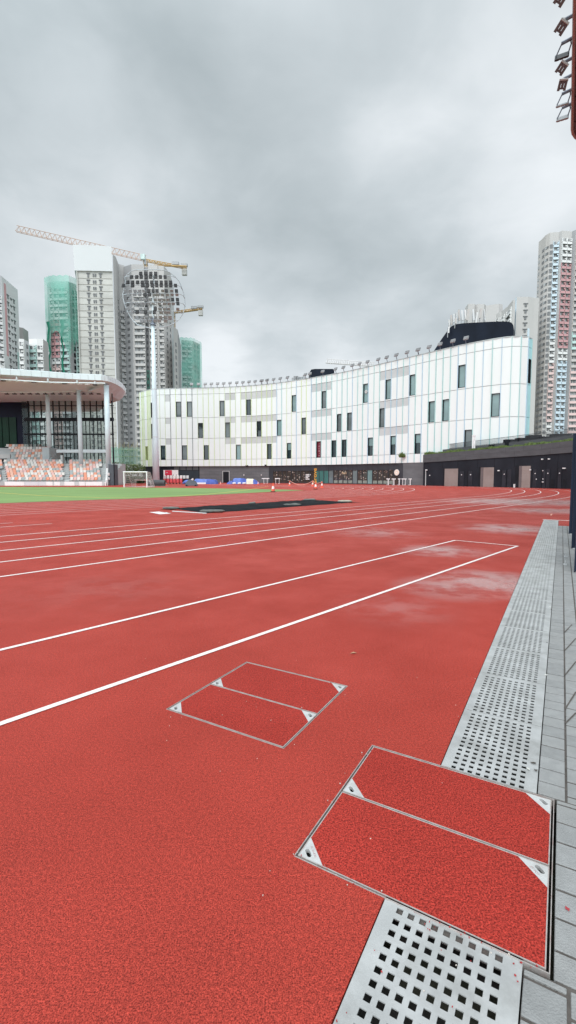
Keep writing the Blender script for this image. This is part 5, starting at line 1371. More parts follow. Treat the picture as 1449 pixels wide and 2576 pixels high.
# grey tower receding right of it
tower('grey tower with a receding balcony side, immediately right of the concrete tower', 109.0, [(284, 640), (291, 646), (298, 664), (313, 668)], TGREY,
      [dict(ribs=[]), dict(cols=[(.5, 1.2, 1.6, 'w')], off=20), dict(bays=[(.05, .9, const(TGREY))], off=24)], depth=14, seed=3)
tower('grey tower behind the floodlight ring, its left block', 108.0, [(311, 671), (330, 665), (330.5, 665), (362, 665)], TGREY,
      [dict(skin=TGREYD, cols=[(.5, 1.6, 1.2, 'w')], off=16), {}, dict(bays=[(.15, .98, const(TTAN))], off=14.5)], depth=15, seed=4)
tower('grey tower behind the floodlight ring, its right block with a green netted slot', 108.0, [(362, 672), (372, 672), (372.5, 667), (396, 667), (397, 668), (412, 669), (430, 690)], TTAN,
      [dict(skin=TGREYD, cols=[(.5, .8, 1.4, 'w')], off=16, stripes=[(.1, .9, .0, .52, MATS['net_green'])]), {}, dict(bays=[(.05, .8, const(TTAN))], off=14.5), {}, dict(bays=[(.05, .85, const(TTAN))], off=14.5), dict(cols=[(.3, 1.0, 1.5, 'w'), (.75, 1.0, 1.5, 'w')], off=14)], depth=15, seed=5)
tower('narrow white topped tower slice right of the floodlight ring', 118.0, [(412, 683), (424, 684), (431, 700), (437, 720)], mat('tower_mist', (.56, .58, .6), .8, .04, .1),
      [dict(cols=[(.5, 1.0, 1.6, 'w')], off=22), dict(cols=[(.4, 1.0, 1.6, 'w')], off=22), {}], depth=10, seed=6)
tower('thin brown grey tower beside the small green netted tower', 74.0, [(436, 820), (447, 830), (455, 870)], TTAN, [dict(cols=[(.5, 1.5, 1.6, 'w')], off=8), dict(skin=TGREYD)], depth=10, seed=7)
# green netted small tower
o8, P8, d8 = tower('small tower wrapped in green netting, right end of the left group', 84.0, [(456, 855), (484, 857), (503, 866)], TBEIGE,
      [dict(bays=[(.05, .45, const(TWHITE)), (.55, .95, const(TWHITE))]), dict(cols=[(.3, 1.2, 1.6, 'w'), (.7, 1.2, 1.6, 'w')])], depth=12, seed=8)
def wrap(P, d, zt, z0, parent, m, off=1.6, name='netting', jag=.6, right=True):
    mb = MB(); c = (P[0] + P[-1]) / 2; Q = []
    for p in P: Q.append(p + (p - c).normalized() * off * .7 - c.normalized() * off)
    Q = [P[0] + d - (P[-1] - P[0]).normalized() * off] + Q + [P[-1] + d + (P[-1] - P[0]).normalized() * off]
    n_ = 6
    for i in range(len(Q) - 1):
        for k in range(n_):
            a_, b_ = Q[i].lerp(Q[i + 1], k / n_), Q[i].lerp(Q[i + 1], (k + 1) / n_)
            za, zb = zt + jag * (k % 2), zt + jag * ((k + 1) % 2); z0a = z0(i, k / n_) if callable(z0) else z0; z0b = z0(i, (k + 1) / n_) if callable(z0) else z0
            mb.face([(a_.x, a_.y, z0a), (b_.x, b_.y, z0b), (b_.x, b_.y, zb), (a_.x, a_.y, za)])
    return mb.build(name, m, parent)
wrap(P8, d8, 84.6, 5, o8, NETL)
# large green netted tower
def c4(k): return TMINT if 9 <= k <= 17 else (TWHITE if k < 9 else TLIGHT)
def c4b(k): return TRED if 5 <= k <= 10 else (TWHITE if k < 12 else TPINK)
o4, P4, d4 = tower('tower half covered by green netting, left of the concrete tower', 98.0, [(118, 712), (133, 708), (134, 708), (170, 707), (173, 709), (185, 713), (192, 716)], TLIGHT,
      [dict(bays=[(.55, 1, c4b)], off=4.5), {}, dict(bays=[(.02, .33, c4b), (.37, .98, c4)], off=4.5), {}, dict(skin=TGREYD, cols=[(.75, .9, 2.0, 'k')], off=4.5), dict(bays=[(.1, .9, const(MATS['tower_mint']))], off=4.5)], depth=14, seed=9)
def z0n(i, f):
    base = {0: 40, 1: 62, 2: 72, 3: 72, 4: 64, 5: 66, 6: 66, 7: 60}.get(i, 60); nxt = {0: 62, 1: 72, 2: 72, 3: 64, 4: 66, 5: 66, 6: 60, 7: 40}.get(i, 60)
    return base + (nxt - base) * f + 3.5 * math.sin(i * 2.1 + f * 5)
wrap(P4, d4, 99.5, z0n, o4, NETG, 1.8)
for (u, v0, v1) in ((121, 810, 935), (155, 805, 940)):
    a, b = at(u, v0, P4[0].y - 3), at(u + 5, v1, P4[0].y - 3); m1 = MB(); m1.tube([a + (b - a) * k / 8 + Vector((math.sin(k * 1.7) * .5, 0, 0)) for k in range(9)], [.9, .7, .5, .45, .4, .4, .45, .5, .6], 5); m1.build('hanging_net', NETD, o4)
# far left tower with red and mint stripes
tower('grey tower at the left edge with a red and a mint stripe', 88.0, [(-14, 688), (3, 693.5), (44, 729)], TLIGHT,
      [dict(bays=[(.15, .8, lambda k: TMINT if k > 14 else TWHITE)], off=10), dict(skin=mat('tower_stripe_wall', (.63, .645, .65), .8, .05, .05), cols=[(.33, .9, 1.9, 't'), (.52, .9, .9, 't'), (.70, .9, 1.9, 't')], stripes=[(.12, .24, .62, .975, TRED), (.80, .90, .30, .67, TMINT)], off=7)], depth=14, seed=10)
tower('low beige tower behind the gap right of the striped tower', 74.0, [(46, 823), (58, 824.5), (71, 834)], mat('tower_fawn', (.42, .40, .39), .8, .05, .05), [{}, {}], depth=12, seed=11)
tower('white balconied tower left of the netted tower, nearer half', 58.0, [(47, 852), (60, 853), (62, 855), (72, 860)], TWHITE, [dict(bays=[(.1, .9, const(TWHITE))]), {}, dict(cols=[(.5, 1.1, 1.6, 'w')], skin=TLIGHT)], depth=6, seed=12)
tower('white tower with mint balconies left of the netted tower', 60.0, [(73, 853), (92, 852), (93, 852), (108, 853), (121, 862)], TWHITE,
      [dict(bays=[(.05, .95, const(TMINT))], off=4), {}, dict(bays=[(.02, .95, const(TWHITE))], off=4), dict(skin=TGREY)], depth=10, seed=13)
# right hand group
def rc(k): return TBLUE if k < 16 else (TWHITE if k < 20 else (TPINK if k < 30 else TWHITE))
def rc2(k): return TWHITE if k < 4 else (TRED if k < 18 else (TWHITE if k < 20 else TBLUE))
tower('tall tower at the right edge with blue, red and pink bays', 128.0, [(1355.5, 609), (1362, 603), (1373.6, 591), (1383.5, 585.5), (1393, 584.3), (1407, 583.5), (1414.5, 580), (1439.5, 582), (1449, 578), (1475, 577)], TTAN,
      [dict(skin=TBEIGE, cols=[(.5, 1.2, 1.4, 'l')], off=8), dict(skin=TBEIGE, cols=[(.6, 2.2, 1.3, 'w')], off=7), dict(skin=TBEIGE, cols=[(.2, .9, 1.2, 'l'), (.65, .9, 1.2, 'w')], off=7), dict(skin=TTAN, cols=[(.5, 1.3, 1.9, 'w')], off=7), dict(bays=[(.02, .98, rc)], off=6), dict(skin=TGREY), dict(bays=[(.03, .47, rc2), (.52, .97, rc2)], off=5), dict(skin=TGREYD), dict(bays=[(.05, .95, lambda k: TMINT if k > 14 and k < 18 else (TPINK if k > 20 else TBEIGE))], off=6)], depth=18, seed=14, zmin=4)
tower('pinkish grey tower directly left of the tall right hand tower, blue stripe', 90.0, [(1297, 750), (1300, 747), (1329, 746.5), (1345, 749), (1356, 750)], TTAN,
      [dict(skin=TBLUE), dict(cols=[(.8, 1.0, 1.8, 't')], off=4), dict(stripes=[(.05, .35, .2, .83, TBLUE)]), {}], depth=12, seed=15, zmin=30)
tower('stepped balconied tower behind the black roof house', 84.0, [(1248, 790), (1258, 785), (1262, 784), (1272, 775), (1276, 772), (1290, 755), (1296, 756)], TTAN,
      [dict(bays=[(.1, .9, const(TWHITE))], off=4), {}, dict(bays=[(.1, .9, const(TWHITE))], off=4), {}, dict(bays=[(.1, .9, const(TWHITE))], off=4), {}], depth=12, seed=16, zmin=40)
tower('fawn block between the antennas and the stepped tower', 92.0, [(1222, 769), (1255, 764), (1265, 766)], TTAN, [dict(cols=[(.4, 3.0, .5, 'w')], off=10, ), {}], depth=12, seed=17, zmin=79)
tower('pale twin blocked tower behind the rooftop antennas', 100.0, [(1170, 775), (1178, 764), (1194, 764.5), (1197, 767), (1202, 765), (1218, 765), (1222, 768)], TTAN, [{}, dict(bays=[(.1, .9, const(TWHITE))], off=16), {}, {}, dict(bays=[(.1, .9, const(TBLUE))], off=16), {}], depth=12, seed=18, zmin=50)

# antennas around the black roof house
rs = random.Random(31)
for i, (u, vb, ht, w_) in enumerate([(1128, 822, 22, 3.2), (1133, 812, 24, 4), (1139, 806, 20, 3.5), (1146, 804, 22, 1.5), (1152, 800, 26, 3.5), (1160, 800, 24, 4.5), (1168, 798, 22, 3.5), (1174, 800, 26, 5), (1188, 800, 26, 4), (1196, 806, 24, 3), (1206, 795, 22, 5), (1216, 800, 26, 1.5), (1126, 835, 14, 2.5), (1144, 812, 12, 3)]):
    p = at(u, vb + 14, 75 - i * .3); o = thing('antenna', p, '%s panel antenna from the left on the black roof house' % ORD[i], 'antenna', 'pale panel antennas on the black roof house')
    k = 75 / F; m1 = MB(); m1.tube([p, p + Vector((0, 0, (14 + ht * .6) * k))], .06, 6); m1.build('mast', LAMPG, o)
    m1 = MB(); m1.box(p + Vector((.1, -.1, (14 + ht * .2) * k)), (w_ * k, .15, ht * k), M=Matrix.Rotation(rs.uniform(-.15, .2), 3, 'Y')); m1.build('panel', [TWHITE, TBEIGE, SHEETW][i % 3], o)
    m1 = MB(); m1.bar(p + Vector((0, 0, 13 * k)), p + Vector((.3, -.1, 14 * k)), .05); m1.build('clamp', LAMPG, o)

# ------------------------------------------------------------------ cranes
def lattice(mb, a, b, n_, h_, w_, th, tri=True):
    a, b = Vector(a), Vector(b); d = b - a; up_ = Vector((0, 0, 1)); sd = d.cross(up_).normalized() * w_ / 2; up2 = sd.cross(d).normalized() * h_ * (1 if sd.cross(d).z > 0 else -1)
    for s_ in (-1, 1): mb.bar(a + sd * s_, b + sd * s_, th)
    mb.bar(a + up2, b + up2, th)
    for k in range(n_):
        p, q_, m_ = a + d * k / n_, a + d * (k + 1) / n_, a + d * (k + .5) / n_
        for s_ in (-1, 1): mb.bar(p + sd * s_, m_ + up2, th * .6); mb.bar(m_ + up2, q_ + sd * s_, th * .6)
def crane(label, mastu, Y, vtop, vbot, jib, cjib, mats, dY=0):
    mtop = at(mastu, vtop, Y); mbot = at(mastu, vbot, Y); mbot.x = mtop.x
    o = thing('tower_crane', (mtop.x, Y, mbot.z), label, 'crane', 'tower cranes over the building site')
    if vbot > vtop:
        m1 = MB(); n_ = 12; s_ = .9
        for (dx, dy) in ((-s_, -s_), (s_, -s_), (s_, s_), (-s_, s_)): m1.bar(mbot + Vector((dx, dy, 0)), mtop + Vector((dx, dy, 0)), .3)
        for k in range(n_):
            z0, z1 = mbot.lerp(mtop, k / n_), mbot.lerp(mtop, (k + 1) / n_); sg = 1 if k % 2 else -1; m1.bar(z0 + Vector((-s_ * sg, -s_, 0)), z1 + Vector((s_ * sg, -s_, 0)), .2); m1.bar(z0 + Vector((-s_, s_ * sg, 0)), z1 + Vector((-s_, -s_ * sg, 0)), .2)
        m1.build('mast', mats[1], o)
    if jib:
        tip = at(jib[0], jib[1], Y + jib[2]); m1 = MB(); lattice(m1, mtop, tip, 26, jib[3], 1.4, .28); m1.build('jib', mats[0], o)
    if cjib:
        tip = at(cjib[0], cjib[1], Y + cjib[2]); m1 = MB(); lattice(m1, mtop, tip, 8, 1.1, 1.4, .45); d = tip - mtop; m1.box(mtop + d * .6 + Vector((0, 0, -.1)), (d.length * .8, 1.2, .5), M=Matrix.Rotation(-math.atan2(d.z, d.x), 3, 'Y')); m1.build('counter_jib', mats[1], o)
        m1 = MB(); m1.box(mtop.lerp(tip, .94) + Vector((0, 0, -2.2)), (2.6, 2, 3.0)); m1.build('counterweight', mat('cw', (.5, .5, .48), .8, .2, .3), o)
        m1 = MB(); m1.box(mtop.lerp(tip, .72) + Vector((0, 0, 1.6)), (3.6, 1.8, 1.6)); m1.box(mtop.lerp(tip, .94) + Vector((0, 0, 1.6)), (3.4, 1.8, 1.4)); m1.build('winch', LAMPG, o)
        m1 = MB(); m1.box(mtop + Vector((-.8, -1.6, 1.4)), (2.2, 1.8, 2.6)); m1.build('cab', mat('cab', (.5, .62, .6), .4, .3, .5), o)
        m1 = MB(); m1.tube([mtop, mtop + Vector((0, 0, -2))], 1.3, 8); m1.build('slew_ring', LAMPG, o)
crane('long crane across the top of the concrete tower', 366, 262, 657, 700, (40, 582, -10, 3.0), (470, 676, 8), (CRANEP, CRANE))
crane('short orange crane arm right of the floodlight ring', 436, 300, 788, 990, None, (509, 778, 0), (CRANEP, CRANE))
crane('pale distant crane arm over the middle of the white building', 940, 230, 922, 922, (820, 913, 0, 1.9), None, (CRANEW, CRANEW))

# ------------------------------------------------------------------ green netted scaffold, hedge and trees beyond the goal
sc_ = thing('scaffold_screen', at(320, 1165, 104), 'low green netted scaffold between the grandstand and the white building', 'scaffold')
m1 = MB(); a, b = at(281, 1169, 104), at(358, 1128, 104)
for k in range(18):
    x0, x1 = a.x + (b.x - a.x) * k / 18, a.x + (b.x - a.x) * (k + 1) / 18; m1.face([(x0, 104 + .3 * (k % 2), a.z), (x1, 104 + .3 * ((k + 1) % 2), a.z), (x1, 104 + .3 * ((k + 1) % 2), b.z + .2 * (k % 3)), (x0, 104 + .3 * (k % 2), b.z + .2 * ((k - 1) % 3))])
m1.build('green_net', NETG, sc_)
m1 = MB()
for k in range(22): x = a.x + (b.x - a.x) * k / 21; m1.bar((x, 104.8, 0), (x, 104.8, b.z + .4 + .5 * (k % 3)), .09)
for z in (a.z, (a.z + b.z) / 2, b.z - .3): m1.bar((a.x, 104.7, z), (b.x, 104.7, z), .12)
m1.build('bamboo_pole', mat('bamboo', (.42, .38, .2), .8, .2, 1), sc_)
wl_ = thing('site_wall', at(320, 1205, 100), 'pale site hoarding glimpsed behind the trees and goal', 'wall'); m1 = MB(); a, b = at(283, 1207, 101), at(364, 1172, 101); m1.box(((a.x + b.x) / 2, 101.5, b.z / 2), (b.x - a.x, .2, b.z)); m1.build('hoarding', SHEETW, wl_)
m1 = MB()
for k in range(9): x = a.x + (b.x - a.x) * k / 8; m1.box((x, 101.3, b.z / 2), (.3, .15, b.z)); 
m1.build('hoarding_post', GREYP, wl_)
def onz(u, v): p = gp(u, v); return (p.x, p.y, 0)
pp = at(301, 1200, 92); shrub((pp.x, 92, 0), 3.6, zv(1168, 92), 1500, 'bushy green tree between the grandstand end and the goal', 'tree', seed=3, trunk=1.5)
pp = at(330, 1200, 94); shrub((pp.x, 94, 0), 3.8, zv(1172, 94), 520, 'thin dark tree behind the goal', 'tree', seed=4, trunk=1.7)
pp = at(347, 1200, 96); shrub((pp.x, 96, 0), 3.2, zv(1169, 96), 600, 'pale leaved tree beside the lime end of the white building', 'tree', seed=6, trunk=1.6)
hd_ = MB(); rg = random.Random(14); a, b = at(283, 1205, 88), at(362, 1205, 88)
for k in range(3600):
    p = Vector((rg.uniform(a.x, b.x), 88 + rg.uniform(-.5, .5), rg.uniform(.02, 1.15 + .2 * math.sin(rg.random() * 9)))); v = Vector((rg.gauss(0, 1), rg.gauss(0, 1), rg.gauss(0, 1))).normalized() * .1; w_ = v.orthogonal().normalized() * .07; hd_.face([p - v, p + w_, p + v, p - w_], rg.random() < .25)
tag(hd_.build('hedge', [mat('hedge_dark', (.03, .06, .025), .9, .4, 2), LEAF]), 'clipped dark hedge low behind the goal', 'hedge')

# ------------------------------------------------------------------ goal
def goal():
    Y = 57.2; Lb = gp(353.5 / 1.0 * 1.0 if False else 497 * q, 1949 * q); Rb = gp(588 * q, 1949.5 * q); hg = zv(1888 * q, Lb.y)
    o = thing('football_goal', (Lb + Rb) / 2, 'white football goal with a drooping net at the far side of the turf', 'goal')
    m1 = MB(); r_ = .075
    for p in (Lb, Rb):
        m1 = MB(); m1.tube([p, p + Vector((0, 0, hg))], r_, 10); m1.build('post', WPAINT, o)
    m1 = MB(); m1.tube([Lb + Vector((-r_, 0, hg)), Rb + Vector((r_, 0, hg))], r_ * .95, 10); m1.build('crossbar', WPAINT, o)
    dv = Vector((.5, 1.5, 0)); m1 = MB()
    for p in (Lb, Rb): m1.tube([p + Vector((0, 0, .04)), p + dv + Vector((0, 0, .04))], .035, 6); m1.tube([p + dv + Vector((0, 0, .04)), p + dv * .45 + Vector((0, 0, hg * .97)), p + Vector((0, 0, hg))], .03, 6)
    m1.tube([Lb + dv + Vector((0, 0, .04)), Rb + dv + Vector((0, 0, .04))], .035, 6); m1.build('rear_frame', GAL, o)
    m1 = MB(); n1, n2 = 26, 16
    W = Rb - Lb
    def NP(a, b):     # a across, b down
        top_ = Lb + W * a + dv * .45 + Vector((0, 0, hg * .96)); sag = math.sin(a * math.pi) ** .6 * .9
        bot = Lb + W * a + dv + Vector((0, 0, .05)); p = top_.lerp(bot, b); lift = math.sin(a * math.pi) ** .5; p.z = p.z * (1 - .0 * lift) ; p.z = max(p.z, .05) if abs(a - .5) > .32 else max(hg * .52 * (1 - b * .15), p.z) ; return p
    for i in range(n1 + 1):
        for j in range(n2): m1.bar(NP(i / n1, j / n2), NP(i / n1, (j + 1) / n2), .014)
    for j in range(n2 + 1):
        for i in range(n1): m1.bar(NP(i / n1, j / n2), NP((i + 1) / n1, j / n2), .014)
    for p in (Lb, Rb):
        for j in range(9):
            f = j / 8; m1.bar(p + dv * .45 * f + Vector((0, 0, hg * .97)), p + dv * f + Vector((0, 0, .05)), .012); m1.bar(p + Vector((0, 0, hg * f)), p + dv * (1 - .55 * f) + Vector((0, 0, hg * f)), .012)
    m1.build('net', mat('net_white', (.7, .7, .68), .8, .05, 2), o)
goal()

# ------------------------------------------------------------------ equipment by the building
def lump(u0, u1, v0, Y, name, label, cat, m, hh=None, seed=0, dY=2.0, prof=None, parts=None):
    a, b = at(u0, 1214, Y), at(u1, 1214, Y); z = zv(v0, Y); n1, n2 = 28, 10; o = thing(name, ((a.x + b.x) / 2, Y, 0), label, cat); mb = MB()
    for i in range(n1 + 1):
        x = a.x + (b.x - a.x) * i / n1; f = i / n1
        for j in range(n2 + 1):
            g_ = j / n2; s_ = math.sin(min(1, max(0, g_)) * math.pi) ** .25 if 0 < g_ < 1 else 0; ef = min(1, min(f, 1 - f) * 9) ** .5
            hz_ = (prof(f) if prof else 1) * z * s_ * ef * (1 + .12 * noise.noise(Vector((x * 1.7, g_ * 3, seed)))); yy = Y + (g_ - .5) * dY + .12 * noise.noise(Vector((x * 2.5, g_ * 2, seed + 5))) * (1 if j in (0, n2) else .3)
            mb.v.append((x + .1 * noise.noise(Vector((x, g_ * 4, seed))), yy, max(.01, hz_)))
    for i in range(n1):
        for j in range(n2): k = i * (n2 + 1) + j; mb.f.append((k, k + n2 + 1, k + n2 + 2, k + 1)); mb.m.append(0 if not parts else parts(i / n1))
    mb.build('cover', m, o); return o, a, b
o, a, b = lump(486, 549, 1204.5, 80, 'covered_equipment', 'blue tarpaulin heap left of the open door', 'tarpaulin', [TARPL, TARP], prof=lambda f: 1 - .12 * f, parts=lambda f: 0 if f < .55 else 1, seed=2)
m1 = MB(); m1.box(((a.x + (b.x - a.x) * .3), 78.85, .14), ((b.x - a.x) * .5, .2, .26)); m1.build('pallet', WPAINT, o)
o, a, b = lump(571, 653, 1204, 80, 'covered_equipment', 'larger blue tarpaulin heap with a cream sheet right of the open door', 'tarpaulin', [TARP, TARPL, TARPW], prof=lambda f: (.62 if f < .18 else 1.05 if f < .55 else .98 - .6 * max(0, f - .8) / .2 if f > .6 else .9), parts=lambda f: 1 if .2 < f < .42 else (2 if .6 < f < .82 else 0), seed=7)
m1 = MB(); 
for f in (.2, .36, .5): m1.tube([(a.x + (b.x - a.x) * f, 78.8, .12), (a.x + (b.x - a.x) * (f + .09), 78.7, .18)], .13, 8)
m1.build('white_roll', WPAINT, o)
# black roll at the mast foot
pA, pB = gp(372, 1222.8), gp(415.5, 1222.8); rl = thing('rolled_mat', (pA + pB) / 2, 'long dark grey rolled mat lying before the mast foot', 'rolled mat'); rr_ = .42
m1 = MB(); m1.tube([pA + Vector((0, 0, rr_)), pB + Vector((0, 0, rr_))], rr_, 20); m1.build('roll', mat('mat_grey', (.055, .06, .065), .7, .2, 2), rl, False)
m1 = MB(); c = pB + Vector((.01, 0, rr_)); m1.tube([c + Vector((0.0, math.cos(t * .5) * (.05 + t * .011), math.sin(t * .5) * (.05 + t * .011))) for t in range(32)], .012, 4); m1.build('rolled_end', BLACKM, rl)
m1 = MB(); m1.box((pA + pB) / 2 + Vector((0, -.5, .02)), ((pB - pA).length + 1.2, .5, .03)); m1.build('base_strip', mat('strip', (.35, .33, .28), .8, .1, 1), rl)
# dark box machine
c = gp(480, 1223); bm_ = thing('covered_machine', c, 'small dark wedge shaped covered machine before the blue heap', 'machine')
m1 = MB(); m1.hexa([c + Vector(v) for v in ((-.75, -.4, .06), (.95, -.4, .06), (.95, .5, .06), (-.75, .5, .06))], [c + Vector(v) for v in ((-.7, -.1, .45), (.8, -.1, .5), (.6, .4, .7), (-.35, .4, .95))]); bevel(m1.build('hood', mat('hood', (.05, .055, .07), .6, .2, 2), bm_), .05)
m1 = MB()
for dx in (-.5, .7): m1.tube([c + Vector((dx, -.45, .1)), c + Vector((dx, .5, .1))], .1, 10)
m1.build('roller', BLACKM, bm_)
c = gp(474, 1219.5); bl = thing('blue_bag', c, 'slumped blue bag with a white helmet behind the dark machine', 'bag'); m1 = MB(); m1.tube([c + Vector((-.9, 0, .2)), c + Vector((-.4, .1, .45)), c + Vector((.3, .1, .5)), c + Vector((.8, 0, .3))], [.15, .3, .33, .2], 10); m1.build('sack', TARPL, bl, True)
m1 = MB(); m1.tube([c + Vector((.55, -.1, .6)), c + Vector((.75, -.1, .95))], [.22, .14], 10); m1.build('top_bundle', TANKW, bl)
# tank barriers: red and white water filled barriers with black frames
for i in range(8):
    u = 415 + i * 8.2; Y = 80.5; p = at(u, 1214, Y); o = thing('crowd_tank', (p.x, Y, 0), '%s red and white water filled barrier from the left, right of the mast' % ORD[i], 'barrier', 'red and white barriers right of the mast')
    m1 = MB(); m1.hexa([Vector((p.x + dx, Y + dy, .22)) for dx, dy in ((-.26, -.25), (.26, -.25), (.26, .25), (-.26, .25))], [Vector((p.x + dx, Y + dy, .88)) for dx, dy in ((-.22, -.2), (.22, -.2), (.22, .2), (-.22, .2))]); bevel(m1.build('lower_tank', TANKR if i < 6 else BLACKM, o), .06)
    m1 = MB(); m1.hexa([Vector((p.x + dx, Y + dy, .9)) for dx, dy in ((-.24, -.2), (.24, -.2), (.24, .2), (-.24, .2))], [Vector((p.x + dx, Y + dy, 1.45)) for dx, dy in ((-.2, -.15), (.2, -.15), (.2, .15), (-.2, .15))]); bevel(m1.build('upper_tank', TANKW if i < 6 else GREYP, o), .06)
    m1 = MB(); m1.tube([(p.x + .28, Y - .3, 0), (p.x + .28, Y - .3, 1.3), (p.x + .28, Y - .15, 1.58), (p.x + .28, Y + .3, 1.58), (p.x + .28, Y + .3, 0)], .028, 5); m1.build('cage_bar', BLACKM, o)
    m1 = MB(); m1.tube([(p.x - .2, Y - .3, .1), (p.x - .2, Y - .24, .1)], .1, 8); m1.build('wheel', BLACKM, o)

# cones
cone_labels = [((687 * 1, 1238), 'orange and white traffic cone on a black base at the tip of the turf', 1.0), (((700 + 660 * .276) * q, 1218.7), 'small cone in front of the gap between the blue heaps', .62),
               (((700 + 1204 * .276) * q, 1219.5), 'small cone beside the right end of the larger blue heap', .72), (((1050 + 262 * .4141) * q, 1222.3), 'red cone on the far apron left of the chained cones', .85),
               (((1050 + 484 * .4141) * q, 1223.4), 'cone at the left of the three chained cones', .95), (((1050 + 513 * .4141) * q, 1231), 'nearest of the three chained cones', 1.0), (((1050 + 574 * .4141) * q, 1226.8), 'cone at the right of the three chained cones', .95),
               ((434.5 / 1.0 * 1.0 if False else 130 * .276 * q + 400 * q, 1219), 'small cone by the grandstand end wall', .7), ((417, 1221), 'cone at the right end of the rolled mat', .8)]
cpos = []
for (uv, lab, k) in cone_labels:
    c = gp(*uv); cpos.append(c); o = thing('traffic_cone', c, lab, 'traffic cone', 'traffic cones about the far track')
    m1 = MB(); m1.box(c + Vector((0, 0, .02)), (.44 * k, .44 * k, .04)); m1.tube([c + Vector((0, 0, .04)), c + Vector((0, 0, .08))], [.2 * k, .16 * k], 12); m1.build('base', RUB if k == 1.0 else ORANGE, o)
    prof_ = [(.08, .155, 0), (.30, .115, 1), (.52, .075, 0), (.78, .03, 0)]
    m1 = MB(); m1.tube([c + Vector((0, 0, z * k)) for z in (.08, .27, .28, .5, .51, .78)], [r_ * k for r_ in (.155, .122, .121, .082, .081, .03)], 12)
    n_ = 12; ob = m1.build('body', [ORANGE, CONEW], o)
    for pi, pl in enumerate(ob.data.polygons):
        zc = sum(ob.data.vertices[v].co.z for v in pl.vertices) / len(pl.vertices) - c.z
        pl.material_index = 1 if .27 * k < zc < .52 * k or (k == 1.0 and zc < .6 * k and zc > .2 * k) else 0
for (i, j, lab) in ((3, 4, 'sagging chain from the red cone to the chained cones'), (4, 6, 'red and white chain sagging between the two far chained cones')):
    a, b = cpos[i] + Vector((0, 0, .72)), cpos[j] + Vector((0, 0, .72)); m1 = MB(); m1.tube([a.lerp(b, k / 14) - Vector((0, 0, .5 * (1 - (2 * k / 14 - 1) ** 2) * (1.1 if i == 3 else .5))) for k in range(15)], .035, 5); tag(m1.build('barrier_chain', mat('chain', (.72, .35, .28), .6, .2, 3)), lab, 'chain', 'barrier chains')
# small chain across the far apron
a, b = cpos[1] + Vector((0, 0, .4)), cpos[3] + Vector((0, 0, .6)); 

# hurdles: board on two legs with long feet
hu = [(1066, 2), (1086, 1)]
def hurdle(c, w_, lab, legs):
    o = thing('hurdle', c, lab, 'hurdle', 'white training hurdles'); ht = .92
    m1 = MB(); m1.box(c + Vector((0, 0, ht)), (w_, .03, .13)); m1.build('board', WPAINT, o)
    for dx in legs:
        m1 = MB(); m1.tube([c + Vector((dx, 0, 0)), c + Vector((dx, 0, ht))], .035, 6); m1.tube([c + Vector((dx - .0, .02, .03)), c + Vector((dx + (.45 if dx < 0 else -.45) * .4, .7, .03))], .03, 6); m1.build('leg', WPAINT, o)
xz = lambda x: (1400 + x * .16563) * q
for i, (x0, x1) in enumerate(((880, 962), (1003, 1106), (1155, 1218), (1243, 1362), (1415, 1490))):
    c0, c1 = at(xz(x0), 1214, 70), at(xz(x1), 1214, 70); c = Vector(((c0.x + c1.x) / 2, 70, 0)); w_ = c1.x - c0.x
    hurdle(c, w_, 'white hurdle, %s from the left before the right end of the shops' % ORD[i], (-w_ * .3, w_ * .3) if i in (3,) else (0 - w_ * .05, w_ * .12))
for i, (u) in enumerate((1672, )): pass
for i, u in enumerate((668, 698)):
    c = at(u, 1214, 82); c.z = 0; hurdle(c, 1.3 if i == 0 else .9, ['white hurdle before the left end of the shopfront, left one', 'narrow white hurdle before the left end of the shopfront, right one'][i], (-.3, .3))
c = at(1105, 1214, 66); c.z = 0; hurdle(c, 1.4, 'white hurdle before the dark stone wall, far right one', (-.3, .3))

# small leaf litter on the track
for (u, v, lab) in ((889, 1643, 'small dry leaf on the track above the smaller cover'),):
    c = gp(u, v, .006); m1 = MB(); m1.face([c + Vector(x) for x in ((-.03, -.008, 0), (0, -.014, .008), (.03, 0, .002), (.002, .012, .006))]); o = m1.build('leaf', mat('dry_leaf', (.35, .22, .13), .8, .2, 20)); tag(o, lab, 'leaf')
# rubber crumbs scattered round the covers and grates
cm = MB(); rg = random.Random(77)
for k in range(260):
    s_, w_ = rg.choice([(rg.uniform(-.4, .4), rg.uniform(.0, .40)), (C1['s0'] + rg.gauss(0, .012), rg.uniform(-.33, .45)), (rg.uniform(.2, 1.4), C1['w0'] + rg.gauss(-.01, .012)), (rg.uniform(1.3, 6), rg.gauss(.0, .012)), (rg.uniform(.8, 1.9), rg.uniform(-1.55, -.66))])
    c = sw(s_, w_, .004); r_ = rg.uniform(.0012, .0032); cm.box(c, (r_ * 1.6, r_, r_), rg.random() * 3, 0 if rg.random() < .75 else 1)
tag(cm.build('rubber_crumbs', [mat('crumb_red', (.36, .03, .03), .8, .3, 90), mat('crumb_pale', (.55, .5, .45), .8, .2, 90)]), 'loose red rubber crumbs around the covers and grates', 'crumbs', kind='stuff')
dn_ = MB(); rg = random.Random(6)
for k in range(46):
    s_ = rg.uniform(1.3, 15.3); w_ = rg.choice((rg.gauss(.395, .006), rg.gauss(.003, .006), rg.gauss(.36, .02) if rg.random() < .3 else .392)); c = sw(s_, w_, .003); n_ = 5; dn_.face([c + Vector((math.cos(i * 1.256) * rg.uniform(.004, .018), math.sin(i * 1.256) * rg.uniform(.004, .014), rg.uniform(0, .006))) for i in range(n_)], rg.random() < .4)
tag(dn_.build('debris', [mat('debris_dark', (.07, .06, .05), .9, .3, 30), mat('debris_pale', (.6, .6, .56), .7, .2, 30)]), 'scraps of dirt and torn tape along the drain edges', 'debris', kind='stuff')

